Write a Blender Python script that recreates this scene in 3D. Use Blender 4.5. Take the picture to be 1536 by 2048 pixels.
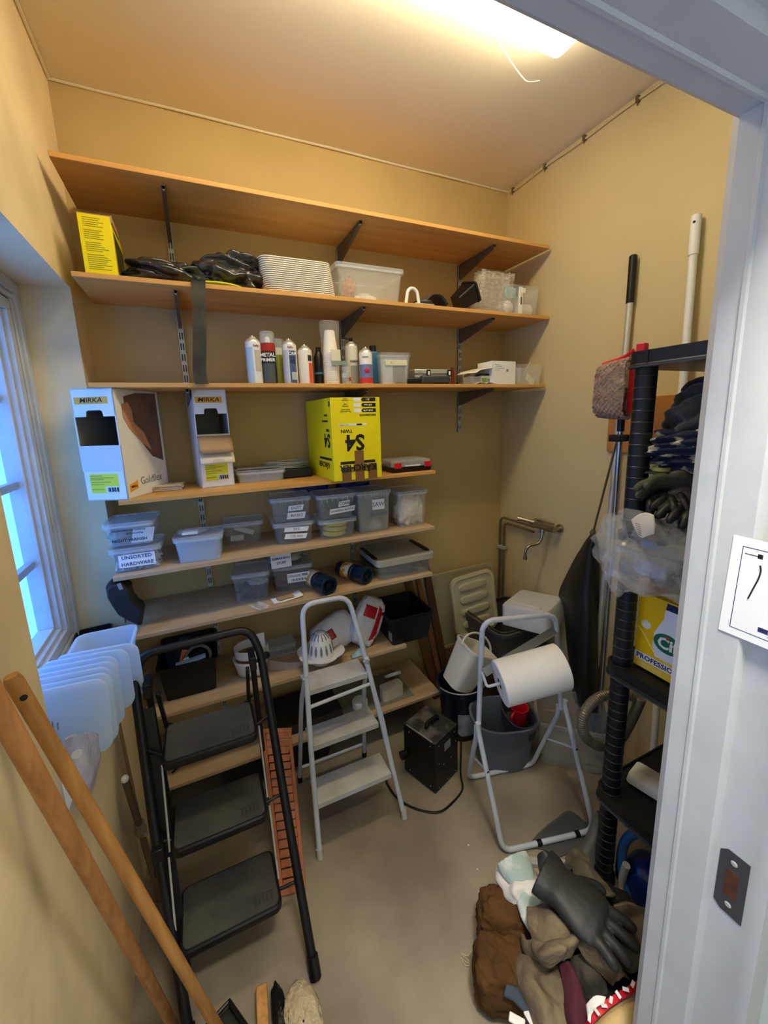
import bpy, math, random
import numpy as np
from mathutils import Vector, Matrix, noise
random.seed(7)
PI=math.pi
for o in list(bpy.data.objects): bpy.data.objects.remove(o)
COL=bpy.context.scene.collection
SC=bpy.context.scene
# ------------------------------------------------------------------ camera (solved from the photograph's geometry)
FPX,CX,CY=816.823,768.0,989.337
CAM=Vector((0.384,-2.3,1.87))
def _cam(p,y,r):
    cy,sy=math.cos(y),math.sin(y); cp,sp=math.cos(p),math.sin(p)
    fw=Vector((sy*cp,cy*cp,-sp)); rt=Vector((cy,-sy,0)); up=rt.cross(fw)
    cr,sr=math.cos(r),math.sin(r)
    return cr*rt+sr*up,-sr*rt+cr*up,fw
RT,UP,FW=_cam(.1881,.4263,-.0323)
cd=bpy.data.cameras.new('camera'); cam=bpy.data.objects.new('camera',cd); COL.objects.link(cam)
cd.sensor_fit='VERTICAL'; cd.sensor_height=36; cd.lens=FPX*36/2048; cd.shift_y=(CY-1024)/2048
cd.clip_start=.02
cam.matrix_world=Matrix(((RT.x,UP.x,-FW.x,CAM.x),(RT.y,UP.y,-FW.y,CAM.y),(RT.z,UP.z,-FW.z,CAM.z),(0,0,0,1)))
SC.camera=cam
# ------------------------------------------------------------------ world, exposure, lights
SC.view_settings.view_transform='Standard'; SC.view_settings.look='None'
SC.view_settings.gamma=1; SC.view_settings.use_curve_mapping=False
SC.view_settings.exposure=0.0
w=bpy.data.worlds.new('sky'); SC.world=w; w.use_nodes=True
bg=w.node_tree.nodes['Background']; bg.inputs[0].default_value=(.045,.19,.62,1); bg.inputs[1].default_value=8.0
SC.cycles.transparent_max_bounces=24
def arealight(name,loc,rot,sx,sy,power,color):
    l=bpy.data.lights.new(name,'AREA'); l.shape='RECTANGLE'; l.size=sx; l.size_y=sy; l.energy=power; l.color=color
    o=bpy.data.objects.new(name,l); o.location=loc; o.rotation_euler=rot; COL.objects.link(o); return o
arealight('hall_ceiling_light',(0.7,-2.4,3.2),(0,0,0),.4,.4,80,(1.0,.94,.83))
# the window opening, as a sampling portal for the sky outside
po=arealight('window_portal',(-.30,-.7,1.67),(0,-PI/2,0),1.5,1.05,1,(1,1,1)); po.data.cycles.is_portal=True
LAMP=22.0   # emission of the ceiling lamp's diffuser
# ------------------------------------------------------------------ helpers
def ray(x,y): return FW+RT*((x-CX)/FPX)-UP*((y-CY)/FPX)
def _on(a,v,x,y): d=ray(x,y); return CAM+d*((v-CAM[a])/d[a])
def PX(v,x,y): return _on(0,v,x,y)
def PY(v,x,y): return _on(1,v,x,y)
def PZ(v,x,y): return _on(2,v,x,y)
def hexc(h):
    h=h.lstrip('#'); c=[int(h[i:i+2],16)/255 for i in (0,2,4)]
    return tuple((x/12.92 if x<=.04045 else ((x+.055)/1.055)**2.4) for x in c)
def lerp(a,b,t): return a+(b-a)*t
MATS={}
def mat(name,col,rough=.5,metal=0,col2=None,ns=8.0,amt=.5,bump=0,bs=40,alpha=1,trans=0,stretch=(1,1,1),coat=0,sheen=0,emit=None,spec=.5,detail=4,ior=1.45,contrast=(.35,.65)):
    if name in MATS: return MATS[name]
    m=bpy.data.materials.new(name); m.use_nodes=True; nt=m.node_tree; n=nt.nodes; L=nt.links
    b=n['Principled BSDF']; c=hexc(col) if isinstance(col,str) else col
    b.inputs['Base Color'].default_value=(*c,1); b.inputs['Roughness'].default_value=rough; b.inputs['Metallic'].default_value=metal
    b.inputs['Alpha'].default_value=alpha; b.inputs['Transmission Weight'].default_value=trans; b.inputs['IOR'].default_value=ior
    b.inputs['Coat Weight'].default_value=coat; b.inputs['Sheen Weight'].default_value=sheen
    b.inputs['Specular IOR Level'].default_value=spec
    if emit: b.inputs['Emission Color'].default_value=(*hexc(emit[0]),1); b.inputs['Emission Strength'].default_value=emit[1]
    if col2 or bump:
        tc=n.new('ShaderNodeTexCoord'); mp=n.new('ShaderNodeMapping'); mp.inputs['Scale'].default_value=stretch
        L.new(tc.outputs['Object'],mp.inputs[0])
    if col2:
        t=n.new('ShaderNodeTexNoise'); t.inputs['Scale'].default_value=ns; t.inputs['Detail'].default_value=detail
        L.new(mp.outputs[0],t.inputs[0]); r=n.new('ShaderNodeValToRGB')
        c2=hexc(col2) if isinstance(col2,str) else col2
        r.color_ramp.elements[0].color=(*c,1); r.color_ramp.elements[1].color=(*[lerp(c[i],c2[i],amt) for i in range(3)],1)
        r.color_ramp.elements[0].position=contrast[0]; r.color_ramp.elements[1].position=contrast[1]
        L.new(t.outputs[0],r.inputs[0]); L.new(r.outputs[0],b.inputs['Base Color'])
    if bump:
        t=n.new('ShaderNodeTexNoise'); t.inputs['Scale'].default_value=bs; t.inputs['Detail'].default_value=5
        L.new(mp.outputs[0],t.inputs[0]); bp=n.new('ShaderNodeBump'); bp.inputs['Strength'].default_value=bump; bp.inputs['Distance'].default_value=.01
        L.new(t.outputs[0],bp.inputs['Height']); L.new(bp.outputs[0],b.inputs['Normal'])
    MATS[name]=m; return m
I4=Matrix.Identity(4)
def T(x,y,z): return Matrix.Translation((x,y,z))
def RZ(a): return Matrix.Rotation(a,4,'Z')
def RX(a): return Matrix.Rotation(a,4,'X')
def RY(a): return Matrix.Rotation(a,4,'Y')
def rr(w,d,r,z,cx=0,cy=0,n=4):
    p=[]; r=min(r,w/2-1e-4,d/2-1e-4)
    for qx,qy,a0 in ((1,-1,-PI/2),(1,1,0),(-1,1,PI/2),(-1,-1,PI)):
        for i in range(n+1):
            a=a0+PI/2*i/n; p.append(Vector((cx+qx*(w/2-r)+r*math.cos(a),cy+qy*(d/2-r)+r*math.sin(a),z)))
    return p
class M:
    def __init__(s): s.v=[]; s.f=[]
    def add(s,vs,fs,mx=None):
        k=len(s.v)
        for v in vs: s.v.append(Vector(v) if mx is None else mx@Vector(v))
        for f in fs: s.f.append([i+k for i in f])
        return s
    def box(s,a,b,mx=None):
        (x0,y0,z0),(x1,y1,z1)=a,b
        s.add([(x,y,z) for z in(z0,z1) for y in(y0,y1) for x in(x0,x1)],[(0,2,3,1),(4,5,7,6),(0,1,5,4),(2,6,7,3),(0,4,6,2),(1,3,7,5)],mx); return s
    def bar(s,p,q,wd,th,upv=(0,0,1)):
        p,q=Vector(p),Vector(q); d=(q-p); L=d.length; d.normalize(); u=Vector(upv); x=d.cross(u)
        if x.length<1e-5: x=d.cross(Vector((1,0,0)))
        x.normalize(); u=x.cross(d)
        mx=Matrix((( x.x,d.x,u.x,p.x),(x.y,d.y,u.y,p.y),(x.z,d.z,u.z,p.z),(0,0,0,1)))
        return s.box((-wd/2,0,-th/2),(wd/2,L,th/2),mx)
    def rings(s,R,caps=(True,True),closed=False,mx=None):
        n=len(R[0]); vs=[v for r in R for v in r]; fs=[]
        m=len(R)
        for i in range(m if closed else m-1):
            a=i*n; b=((i+1)%m)*n
            for j in range(n): fs.append((a+j,a+(j+1)%n,b+(j+1)%n,b+j))
        if not closed:
            if caps[0]: fs.append(tuple(range(n))[::-1])
            if caps[1]: fs.append(tuple((m-1)*n+i for i in range(n)))
        s.add(vs,fs,mx); return s
    def tube(s,pts,r,n=10,closed=False,caps=True,mx=None):
        P=[Vector(p) for p in pts]; m=len(P); R=[]
        rs=r if isinstance(r,(list,tuple)) else [r]*m
        prev=None
        for i in range(m):
            if closed: t=P[(i+1)%m]-P[i-1]
            else: t=P[min(i+1,m-1)]-P[max(i-1,0)]
            t.normalize()
            if prev is None:
                x=t.orthogonal().normalized()
            else:
                x=prev-t*prev.dot(t)
                x=x.normalized() if x.length>1e-6 else t.orthogonal().normalized()
            prev=x; y=t.cross(x)
            R.append([P[i]+(x*math.cos(2*PI*k/n)+y*math.sin(2*PI*k/n))*rs[i] for k in range(n)])
        return s.rings(R,(caps,caps),closed,mx)
    def lathe(s,prof,n=24,mx=None,caps=(True,True)):
        R=[[Vector((r*math.cos(2*PI*k/n),r*math.sin(2*PI*k/n),z)) for k in range(n)] for r,z in prof]
        return s.rings(R,caps,False,mx)
    def prism(s,poly,y0,y1,mx=None):   # poly in XZ, extruded along Y
        n=len(poly); vs=[(x,y0,z) for x,z in poly]+[(x,y1,z) for x,z in poly]
        fs=[tuple(range(n)),tuple(range(2*n-1,n-1,-1))]+[(i,i+n,(i+1)%n+n,(i+1)%n) for i in range(n)]
        return s.add(vs,fs,mx)
    def prismz(s,poly,z0,z1,mx=None):
        n=len(poly); vs=[(x,y,z0) for x,y in poly]+[(x,y,z1) for x,y in poly]
        fs=[tuple(range(n))[::-1],tuple(range(n,2*n))]+[(i,(i+1)%n,(i+1)%n+n,i+n) for i in range(n)]
        return s.add(vs,fs,mx)
    def grid(s,f,nu,nv,mx=None):
        vs=[f(i/(nu-1),j/(nv-1)) for i in range(nu) for j in range(nv)]
        fs=[(i*nv+j,(i+1)*nv+j,(i+1)*nv+j+1,i*nv+j+1) for i in range(nu-1) for j in range(nv-1)]
        return s.add(vs,fs,mx)
    def tub(s,w,d,h,t=.003,taper=.92,r=.02,rim=.005,rimh=.012,mx=None):
        b=taper
        R=[rr(w*b,d*b,r,0,0,d/2),rr(w*.995,d*.995,r,h-rimh,0,d/2)]
        if rim: R+=[rr(w+2*rim,d+2*rim,r+rim,h-rimh,0,d/2),rr(w+2*rim,d+2*rim,r+rim,h,0,d/2)]
        R+=[rr(w-2*t,d-2*t,r,h,0,d/2),rr(w*b-2*t,d*b-2*t,r,t,0,d/2)]
        return s.rings(R,(True,True),False,mx)
    def lid(s,w,d,h,r=.022,z=0,mx=None,e=.006,cy=None):
        cy=d/2 if cy is None else cy
        R=[rr(w+2*e,d+2*e,r,z-.008,0,cy),rr(w+2*e,d+2*e,r,z+h,0,cy),rr(w-.004,d-.004,r,z+h,0,cy),rr(w-.012,d-.012,r,z+h-.004,0,cy)]
        s.rings(R,(False,True),False,mx); s.rings([rr(w,d,r,z-.008,0,cy),rr(w,d,r,z-.001,0,cy)],(False,True),False,mx); return s
    def lump(s,c,rad,seed=0,amp=.15,fr=2.5,fold=0,ffr=10,fdir=(1,0,0),sq=1.0,nu=40,nv=28,flat=None,mx=None,oc=4):
        c=Vector(c); rad=Vector(rad); off=Vector((seed*3.1,seed*1.7,seed*.9)); fd=Vector(fdir).normalized()
        vs=[]
        def sp(x): return math.copysign(abs(x)**sq,x)
        for j in range(nv):
            ph=-PI/2+PI*j/(nv-1)
            for i in range(nu):
                th=2*PI*i/nu
                u=Vector((sp(math.cos(ph))*sp(math.cos(th)),sp(math.cos(ph))*sp(math.sin(th)),sp(math.sin(ph))))
                q=u*fr+off
                k=1+amp*noise.fractal(q,1.0,2.0,oc)
                if fold:
                    wv=(u.dot(fd)*ffr+2.2*noise.noise(u*1.6+off))
                    k+=fold*(abs(math.sin(wv))-.5)
                v=Vector((u.x*rad.x,u.y*rad.y,u.z*rad.z))*k+c
                if flat is not None and v.z<flat: v.z=flat
                vs.append(v)
        fs=[(j*nu+i,j*nu+(i+1)%nu,(j+1)*nu+(i+1)%nu,(j+1)*nu+i) for j in range(nv-1) for i in range(nu)]
        return s.add(vs,fs,mx)
def cr(p0,p1,p2,p3,t):
    return .5*((2*p1)+(p2-p0)*t+(2*p0-5*p1+4*p2-p3)*t*t+(3*p1-p0-3*p2+p3)*t**3)
def spline(P,n=8,closed=False):
    P=[Vector(p) for p in P]; m=len(P); out=[]
    for i in range(m if closed else m-1):
        if closed: a=[P[(i+k-1)%m] for k in range(4)]
        else: a=[P[max(i-1,0)],P[i],P[i+1],P[min(i+2,m-1)]]
        for k in range(n): out.append(cr(*a,k/n))
    if not closed: out.append(P[-1])
    return out
def net(rows,nu=40,nv=40,na=0,nf=12,seed=0,fold=0,ffr=40,fdir=(1,0,0)):
    g=[spline(r,8) for r in rows]; nc=len(g[0])-1
    def f(u,v):
        x=v*nc; k=min(int(x),nc-1); col=[lerp(r[k],r[k+1],x-k) for r in g]
        m=len(col)-1; y=u*m; i=min(int(y),m-1); p=cr(col[max(i-1,0)],col[i],col[i+1],col[min(i+2,m)],y-i)
        if na:
            q=p*nf+Vector((seed,seed*2,0)); p=p+noise.noise_vector(q)*na
        if fold:
            p=p+Vector((0,0,1))*fold*math.sin(p.dot(Vector(fdir))*ffr+2*noise.noise(p*6+Vector((seed,0,0))))
        return p
    m=M(); m.grid(f,nu,nv); return m
def bend(pts,r=.03,n=5):      # round the corners of a polyline
    P=[Vector(p) for p in pts]; out=[P[0]]
    for i in range(1,len(P)-1):
        a=(P[i-1]-P[i]); b=(P[i+1]-P[i]); k=min(r,a.length*.49,b.length*.49); a.normalize(); b.normalize()
        A=P[i]+a*k; B=P[i]+b*k
        for j in range(n+1):
            t=j/n; out.append(A*(1-t)**2+P[i]*2*t*(1-t)+B*t*t)
    out.append(P[-1]); return out
def obj(name,m,ma,parent=None,kind=None,bevel=0,solid=0,sub=0,sharp=35,world=True,offset=0,seg=2):
    me=bpy.data.meshes.new(name); vs=m.v
    if parent is not None and world:
        inv=ROOTM[parent.name].inverted(); vs=[inv@v for v in vs]
    o=bpy.data.objects.new(name,me)
    if parent is None:
        xs=[v.x for v in vs]; ys=[v.y for v in vs]; zs=[v.z for v in vs]
        L=Vector(((min(xs)+max(xs))/2,(min(ys)+max(ys))/2,min(zs))); vs=[v-L for v in vs]; o.location=L
        ROOTM[o.name]=Matrix.Translation(L)
    else: o.parent=parent; ROOTM[o.name]=ROOTM[parent.name]
    me.from_pydata([tuple(v) for v in vs],[],m.f)
    import bmesh
    bm=bmesh.new(); bm.from_mesh(me); bmesh.ops.recalc_face_normals(bm,faces=bm.faces); bm.to_mesh(me); bm.free()
    me.polygons.foreach_set('use_smooth',[True]*len(me.polygons))
    if sharp and sharp<180: me.set_sharp_from_angle(angle=math.radians(sharp))
    if isinstance(ma,(list,tuple)):
        for x in ma: me.materials.append(x)
    else: me.materials.append(ma)
    COL.objects.link(o)
    if kind: o['kind']=kind
    if bevel:
        b=o.modifiers.new('bevel','BEVEL'); b.width=bevel; b.segments=seg; b.limit_method='ANGLE'; b.angle_limit=math.radians(40)
    if solid:
        b=o.modifiers.new('solid','SOLIDIFY'); b.thickness=solid; b.offset=offset
    if sub:
        b=o.modifiers.new('sub','SUBSURF'); b.levels=sub; b.render_levels=sub
    return o
ROOTM={}
def tag(o,label,cat,group=None):
    o['label']=label; o['category']=cat
    if group: o['group']=group
    return o
def thing(name,label,cat,loc=(0,0,0),rz=0,group=None):
    o=bpy.data.objects.new(name,None); o.empty_display_size=.02; COL.objects.link(o); o.location=loc; o.rotation_euler=(0,0,rz)
    ROOTM[o.name]=Matrix.Translation(loc)@RZ(rz); return tag(o,label,cat,group)
def part(name,m,ma,root,mx=None,**k):     # geometry in the root's local frame
    if mx is not None: m.v=[mx@v for v in m.v]
    return obj(name,m,ma,root,world=False,**k)
def text(s,root,ma,mx,size,ext=.0003,name='lettering',bold=0,align='CENTER',sx=1.0,shear=0):
    c=bpy.data.curves.new('t','FONT'); c.body=s; c.size=size; c.extrude=ext; c.offset=bold; c.align_x=align; c.align_y='CENTER'; c.resolution_u=2; c.shear=shear
    t=bpy.data.objects.new('t',c); COL.objects.link(t); dg=bpy.context.evaluated_depsgraph_get(); dg.update()
    me=bpy.data.meshes.new_from_object(t.evaluated_get(dg)); bpy.data.objects.remove(t)
    me.transform(mx@Matrix.Scale(sx,4,(1,0,0))); me.name=name; me.materials.clear(); me.materials.append(ma)
    o=bpy.data.objects.new(name,me); o.parent=root; COL.objects.link(o); ROOTM[o.name]=ROOTM[root.name]; return o
FRONT=RX(PI/2)     # text plane facing -Y
def seat(l,r,top,z,yp=None):
    A=PY(yp,*l) if yp is not None else PZ(z,*l); B=PY(yp,*r) if yp is not None else PZ(z,*r)
    if yp is not None: A.z=B.z=z
    d=B-A; wd=math.hypot(d.x,d.y); n=Vector((-d.y,d.x,0))/wd; rd=ray(*top); t=((A-CAM).dot(n))/rd.dot(n)
    return (A+B)/2,math.atan2(d.y,d.x),wd,(CAM+rd*t).z-A.z
# ------------------------------------------------------------------ materials
WALLC='#ccb98a'
M_wall=mat('painted_wall',WALLC,.75,col2='#c2ad7c',ns=1.6,amt=.55,bump=.12,bs=25)
M_wallL=mat('painted_wall_worn','#f0dcb0',.8,col2='#cdb890',ns=2.2,amt=.7,bump=.25,bs=14)
M_ceil=mat('ceiling_paint','#ece2c8',.8,col2='#e0d4b6',ns=1.2,amt=.5,bump=.08,bs=30)
M_floor=mat('painted_concrete','#9b907a',.5,col2='#75695a',ns=2.6,amt=.9,bump=.12,bs=18,detail=8)
M_frame=mat('white_gloss_paint','#c2c3c2',.42,col2='#b6b7b6',ns=9,amt=.6,bump=.05,bs=60)
M_winf=mat('window_white_paint','#c9cdd0',.45,col2='#aeb4b8',ns=12,amt=.5)
M_hall=mat('hall_wall_paint','#c9d2d2',.8)
M_wood=mat('shelf_wood','#d6a057',.55,col2='#bd873f',ns=3,amt=.7,stretch=(.6,6,6),detail=6)
M_woodd=mat('chipboard_underside','#b48d5c',.7,col2='#9a7648',ns=60,amt=.6)
M_steel=mat('galvanised_steel','#c4c6c0',.45,.45,col2='#a9aca6',ns=30,amt=.5)
M_brk=mat('bracket_grey_metal','#6a5c4a',.5,.35)
M_black=mat('black_plastic','#0a0a0b',.42,col2='#131315',ns=12,amt=.6)
M_blackm=mat('matt_black_metal','#18191b',.5,.3)
M_clear=mat('clear_plastic','#e4eaee',.16,alpha=.13,coat=.3)
M_clear2=mat('milky_clear_plastic','#dde4e8',.28,alpha=.30)
M_milk=mat('milky_plastic','#dfe2e0',.35,alpha=.86)
M_film=mat('clear_film','#e8e8e4',.12,alpha=.34,coat=.5,bump=.8,bs=22)
M_white=mat('white_plastic','#e6e4de',.35)
M_paper=mat('white_paper','#eeeeea',.75)
M_card=mat('white_card','#e9e7e2',.6,col2='#dcdad4',ns=9,amt=.4)
M_kraft=mat('brown_card','#b58f63',.8)
M_yel=mat('yellow_card','#f2df05',.5,col2='#e6d202',ns=6,amt=.4)
M_lyel=mat('yellow_label','#e4de2a',.6)
M_org=mat('orange_print','#f0a62a',.5)
M_ink=mat('black_ink','#171514',.6)
M_blue=mat('blue_ink','#28407a',.6)
M_red=mat('red_plastic','#c8182a',.4)
M_grey=mat('grey_plastic','#5d646c',.5,col2='#6a7178',ns=7,amt=.5)
M_dgrey=mat('dark_grey_plastic','#3a3c3e',.5)
M_tape=mat('brown_tape','#8a6236',.3,alpha=.88)
M_label=mat('label_white','#e8e8e6',.65)
M_greyt=mat('grey_print','#8a8a88',.7)

# ------------------------------------------------------------------ room shell
RW,RH,YF=2.362,3.254,-1.85
def st(name,m,ma,**k): return obj(name,m,ma,kind='structure',**k)
st('floor',M().box((-.3,-4.2,-.1),(3.2,.1,0)),M_floor)
st('ceiling',M().box((-.3,-1.9,RH),(RW+.1,.1,RH+.1)),M_ceil)
st('wall_back',M().box((-.3,0,0),(RW+.12,.12,RH)),mat('painted_wall_back','#c6ac74',.75,col2='#b59b66',ns=1.8,amt=.7,bump=.12,bs=25))
st('wall_right',M().box((RW,YF-.0,0),(RW+.12,0,RH)),M_wall)
SZ,LZ,YN,YR=.93,2.41,-1.19,-.2       # window opening: sill, lintel, near side, far side
wl=M(); D=-.27
wl.box((D,YR,0),(0,0,RH)); wl.box((D,YF,0),(0,YN,RH)); wl.box((D,YN,0),(0,YR,SZ)); wl.box((D,YN,LZ),(0,YR,RH))
st('wall_left',wl,M_wallL)
DX,DZ=1.24,2.33
wf=M(); wf.box((-.27,-2.03,0),(.1,YF,RH)); wf.box((DX+.03,-2.03,0),(RW+.12,YF-.001,RH)); wf.box((.1,-2.03,DZ+.03),(DX+.03,YF,RH))
st('wall_front',wf,M_hall)
# hallway behind the camera
st('wall_hall',M().box((-.9,-4.1,0),(3.0,-4.0,3.3)).box((-.9,-4.0,0),(-.8,-2.03,3.3)).box((2.9,-4.0,0),(3.0,-2.03,3.3)).box((-.9,-2.05,0),(-.27,-1.95,3.3)).box((2.4,-2.05,0),(3.0,-1.95,3.3)),M_hall)
st('ceiling_hall',M().box((-.9,-4.1,3.26),(3.0,-2.03,3.36)),M_hall)
# cornice bead along the back wall and cable along the right wall
st('trim_1',M().tube(spline([(x,-.006+.002*math.sin(x*9),RH-.006) for x in np.linspace(.0,RW,14)],4),.006,8),mat('old_caulk','#d9cba8',.6))
st('trim_3',M().tube(spline([(.006,y,RH-.008) for y in np.linspace(-.02,-1.8,12)],4),.007,8),mat('old_caulk','#d9cba8'))
cab=thing('ceiling_cable','thin cream electric cable clipped along the top of the right wall','cable',(RW-.008,-1.0,RH-.03))
obj('cord',M().tube(spline([(RW-.008,y,RH-.022+.003*math.sin(y*14)) for y in np.linspace(-.03,-1.83,22)],3),.0055,8),mat('cream_cable','#cdbd92',.5),cab)
for y in (-.06,-.32,-.58,-.86,-1.2,-1.5): obj('clip',M().box((RW-.02,y-.006,RH-.032),(RW,y+.006,RH-.008)).tube([(RW-.012,y,RH-.02),(RW-.012,y,RH-.045)],.003,6),mat('clip_brown','#6f5a34',.5),cab)
# door frame
df=thing('door_1','x','x',(DX+.02,-1.93,0)); 
for k in ('label','category'): del df[k]
df['kind']='structure'
prof=[(0,YF-.004),(0,-1.885),(-.004,-1.888),(-.004,-1.894),(0,-1.897),(0,-1.948),(.004,-1.952),(.016,-1.955),(.016,-2.012),(.012,-2.018),(.012,-2.04),(.075,-2.04),(.075,-2.03),(.05,-2.03),(.05,YF+.012),(.012,YF+.012),(.006,YF+.004)]
obj('jamb',M().prismz([(DX+x,y) for x,y in prof],0,DZ+.07),M_frame,df)
obj('jamb',M().prismz([(.13-x,y) for x,y in prof][::-1],0,DZ+.07),M_frame,df)
hd=M(); vs=[(.07,y,DZ+x) for x,y in prof]+[(DX+.075,y,DZ+x) for x,y in prof]; n=len(prof)
hd.add(vs,[tuple(range(n)),tuple(range(2*n-1,n-1,-1))]+[(i,i+n,(i+1)%n+n,(i+1)%n) for i in range(n)])
obj('head',hd,M_frame,df)
sp=M(); zc=PX(DX+.016,1462,1768).z; yc=-1.985
pts=[(a,b) for a,b in [(-.024,-.062),(-.012,-.072),(.024,-.072),(.024,.072),(-.012,.072),(-.024,.06)]]
def yz(p,x0,x1,yc,zc):
    m=M(); n=len(p); m.add([(x0,yc-a,zc+b) for a,b in p]+[(x1,yc-a,zc+b) for a,b in p],[tuple(range(n)),tuple(range(2*n-1,n-1,-1))]+[(i,i+n,(i+1)%n+n,(i+1)%n) for i in range(n)]); return m
stp=obj('strike_plate',yz(pts,DX+.0145,DX+.0165,yc,zc),mat('dull_metal','#55565a',.45,.7),df)
obj('bolt_hole',yz([(-.010,-.03),(.010,-.03),(.010,.03),(-.010,.03)],DX+.0138,DX+.0146,yc,zc),mat('rust','#5a2f14',.8,col2='#241208',ns=60),stp)
for dz in(-.05,.05): obj('screw',M().lathe([(.006,0),(.004,.0015)],12,T(DX+.0145,yc,zc+dz)@RY(-PI/2)),M_steel,stp)
# ------------------------------------------------------------------ window
win=bpy.data.objects.new('window_1',None); COL.objects.link(win); win.location=(-.2,(YN+YR)/2,SZ); win['kind']='structure'; ROOTM['window_1']=Matrix.Translation(win.location)
def frame(m,x0,x1,y0,y1,z0,z1,t):
    m.box((x0,y0,z0),(x1,y1,z0+t)); m.box((x0,y0,z1-t),(x1,y1,z1)); m.box((x0,y0,z0+t),(x1,y0+t,z1-t)); m.box((x0,y1-t,z0+t),(x1,y1,z1-t)); return m
obj('window_frame',frame(M(),-.26,-.165,YN,YR,SZ,LZ,.045),M_winf,win,bevel=.003)
obj('moulding',frame(M(),-.25,-.175,YN+.045,YR-.045,SZ+.045,LZ-.045,.022),M_winf,win,bevel=.003)
obj('seal',frame(M(),-.24,-.184,YN+.067,YR-.067,SZ+.067,LZ-.067,.006),M_black,win)
sa=obj('sash',frame(M(),-.235,-.18,YN+.073,YR-.073,SZ+.073,LZ-.073,.04),M_winf,win,bevel=.002)
obj('inner_bead',frame(M(),-.245,-.196,YN+.113,YR-.113,SZ+.113,LZ-.113,.014),M_winf,win,bevel=.002)
obj('outer_frame',frame(M(),-.27,-.215,YN+.127,YR-.127,SZ+.127,LZ-.127,.014),M_winf,win,bevel=.002)
a=YN+.127;b=YR-.127
obj('pane',M().box((-.232,a,SZ+.127),(-.228,b,LZ-.127)),mat('window_glass','#bfe4ff',.02,alpha=.12),win)
for zz in (1.345,1.66,1.98): obj('glazing_bar',M().box((-.262,a,zz-.014),(-.238,b,zz+.014)),mat('grey_bar','#9aa2aa',.5),win)
# ------------------------------------------------------------------ ceiling lamp
lt=thing('strip_light','long white fluorescent strip light fixed to the ceiling','lamp',(1.1,-.995,RH-.085))
def capsule(x0,x1,y0,y1,z0,z1):
    R=[]
    for x,s in((x0,.9),(x0+.01,1),(x1-.01,1),(x1,.9)):
        yc=(y0+y1)/2; hw=(y1-y0)/2*s
        R.append([Vector((x,yc+hw*a,z0+(z1-z0)*b)) for a,b in((-1,1),(-1,.35),(-.8,.08),(-.5,0),(.5,0),(.8,.08),(1,.35),(1,1))])
    m=M(); m.rings(R); return m
obj('diffuser',capsule(.42,1.775,-1.068,-.922,RH-.085,RH-.012),mat('lamp_diffuser','#fff6e0',.4,emit=('#fff0cc',LAMP)),lt)
obj('base_plate',M().box((.41,-1.06,RH-.012),(1.785,-.93,RH)),M_white,lt)
cw=[PY(-.93,988,70),PY(-.93,1005,97),PY(-.95,1030,135),PY(-.97,1050,160),PY(-.98,1062,164),PY(-.98,1079,162)]
tag(obj('pull_cord',M().tube(spline(cw,5),.0022,6),mat('cord_cream','#f2e6bd',.5)),'thin bent cream cord hanging from the ceiling strip light','cord')

# ------------------------------------------------------------------ shelf uprights, shelves and brackets
def upright(x,z0,z1,label):
    m=M(); hw=.0125
    m.box((x-hw,-.012,z0),(x-hw+.004,-.001,z1)); m.box((x+hw-.004,-.012,z0),(x+hw,-.001,z1)); m.box((x-.0025,-.013,z0),(x+.0025,-.001,z1))
    z=z0
    while z<z1-.02:
        m.box((x-hw,-.0125,z),(x+hw,-.0015,z+.018)); z+=.05
    o=thing('shelf_upright',label,'shelf rail',(x,-.006,z0)); obj('slotted_rail',m,M_steel,o)
    obj('channel_back',M().box((x-hw,-.004,z0),(x+hw,-.0005,z1)),mat('dark_channel','#77746a',.6,.3),o)
    return o
UX=(.378,1.2,1.99)
upright(UX[0],.2,2.78,'left slotted steel shelf rail on the back wall')
upright(UX[1],.2,2.78,'middle slotted steel shelf rail on the back wall')
upright(UX[2],1.76,2.78,'right slotted steel shelf rail on the back wall, ending below the third shelf')
SH={1:2.797,2:2.42,3:2.032,4:1.573,5:1.26,6:.993,7:.586,8:.211}
def bracket(x,z,L,root):
    m=M(); m.prism([(0,0),(0,-.085),(.012,-.085),(L,-.014),(L,0)],-.008,.008,T(x,0,z-.019)@RZ(-PI/2))
    b=obj('bracket',m,M_brk,root,bevel=.001)
    obj('lip',M().box((x-.004,-L+.0,z-.035),(x+.004,-L+.012,z-.018)),mat('pale_tip','#b9ad98',.5),b); return b
def shelf(i,x0,x1,yf,label,ups,wood=M_wood):
    z=SH[i]; o=thing('wall_shelf',label,'shelf',((x0+x1)/2,yf/2,z-.018),0)
    obj('board',M().box((x0,yf,z-.018),(x1,-.014,z)),wood,o,bevel=.0015)
    for u in ups: bracket(UX[u],z,min(.34,-yf-.05),o)
    return o
M_ws=mat('dusty_shelf_wood','#c0a98a',.6,col2='#b08e62',ns=3,amt=.8,stretch=(.6,6,6),detail=6)
shelf(1,.035,2.335,-.397,'topmost long wooden shelf, empty, under the ceiling',(0,1,2))
shelf(2,.045,2.35,-.396,'second long wooden shelf from the top, with white nested tubs and black bag',(0,1,2))
shelf(3,.042,2.342,-.396,'third long wooden shelf from the top, with the spray cans',(0,1,2))
shelf(4,.08,1.562,-.40,'shorter wooden shelf carrying the big yellow box',(0,1))
shelf(5,.02,1.552,-.40,'wooden shelf with the row of labelled clear tubs',(0,1),M_ws)
shelf(6,.012,1.527,-.414,'dusty pale wooden shelf with dark bottles and flat clear case',(0,1),M_ws)
shelf(7,.05,1.36,-.40,'wooden shelf carrying the black tubs, face shield and red bags',(0,1),M_ws)
shelf(8,.05,1.58,-.40,'lowest wooden shelf near the floor behind the stepladders',(0,1),M_ws)
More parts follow.
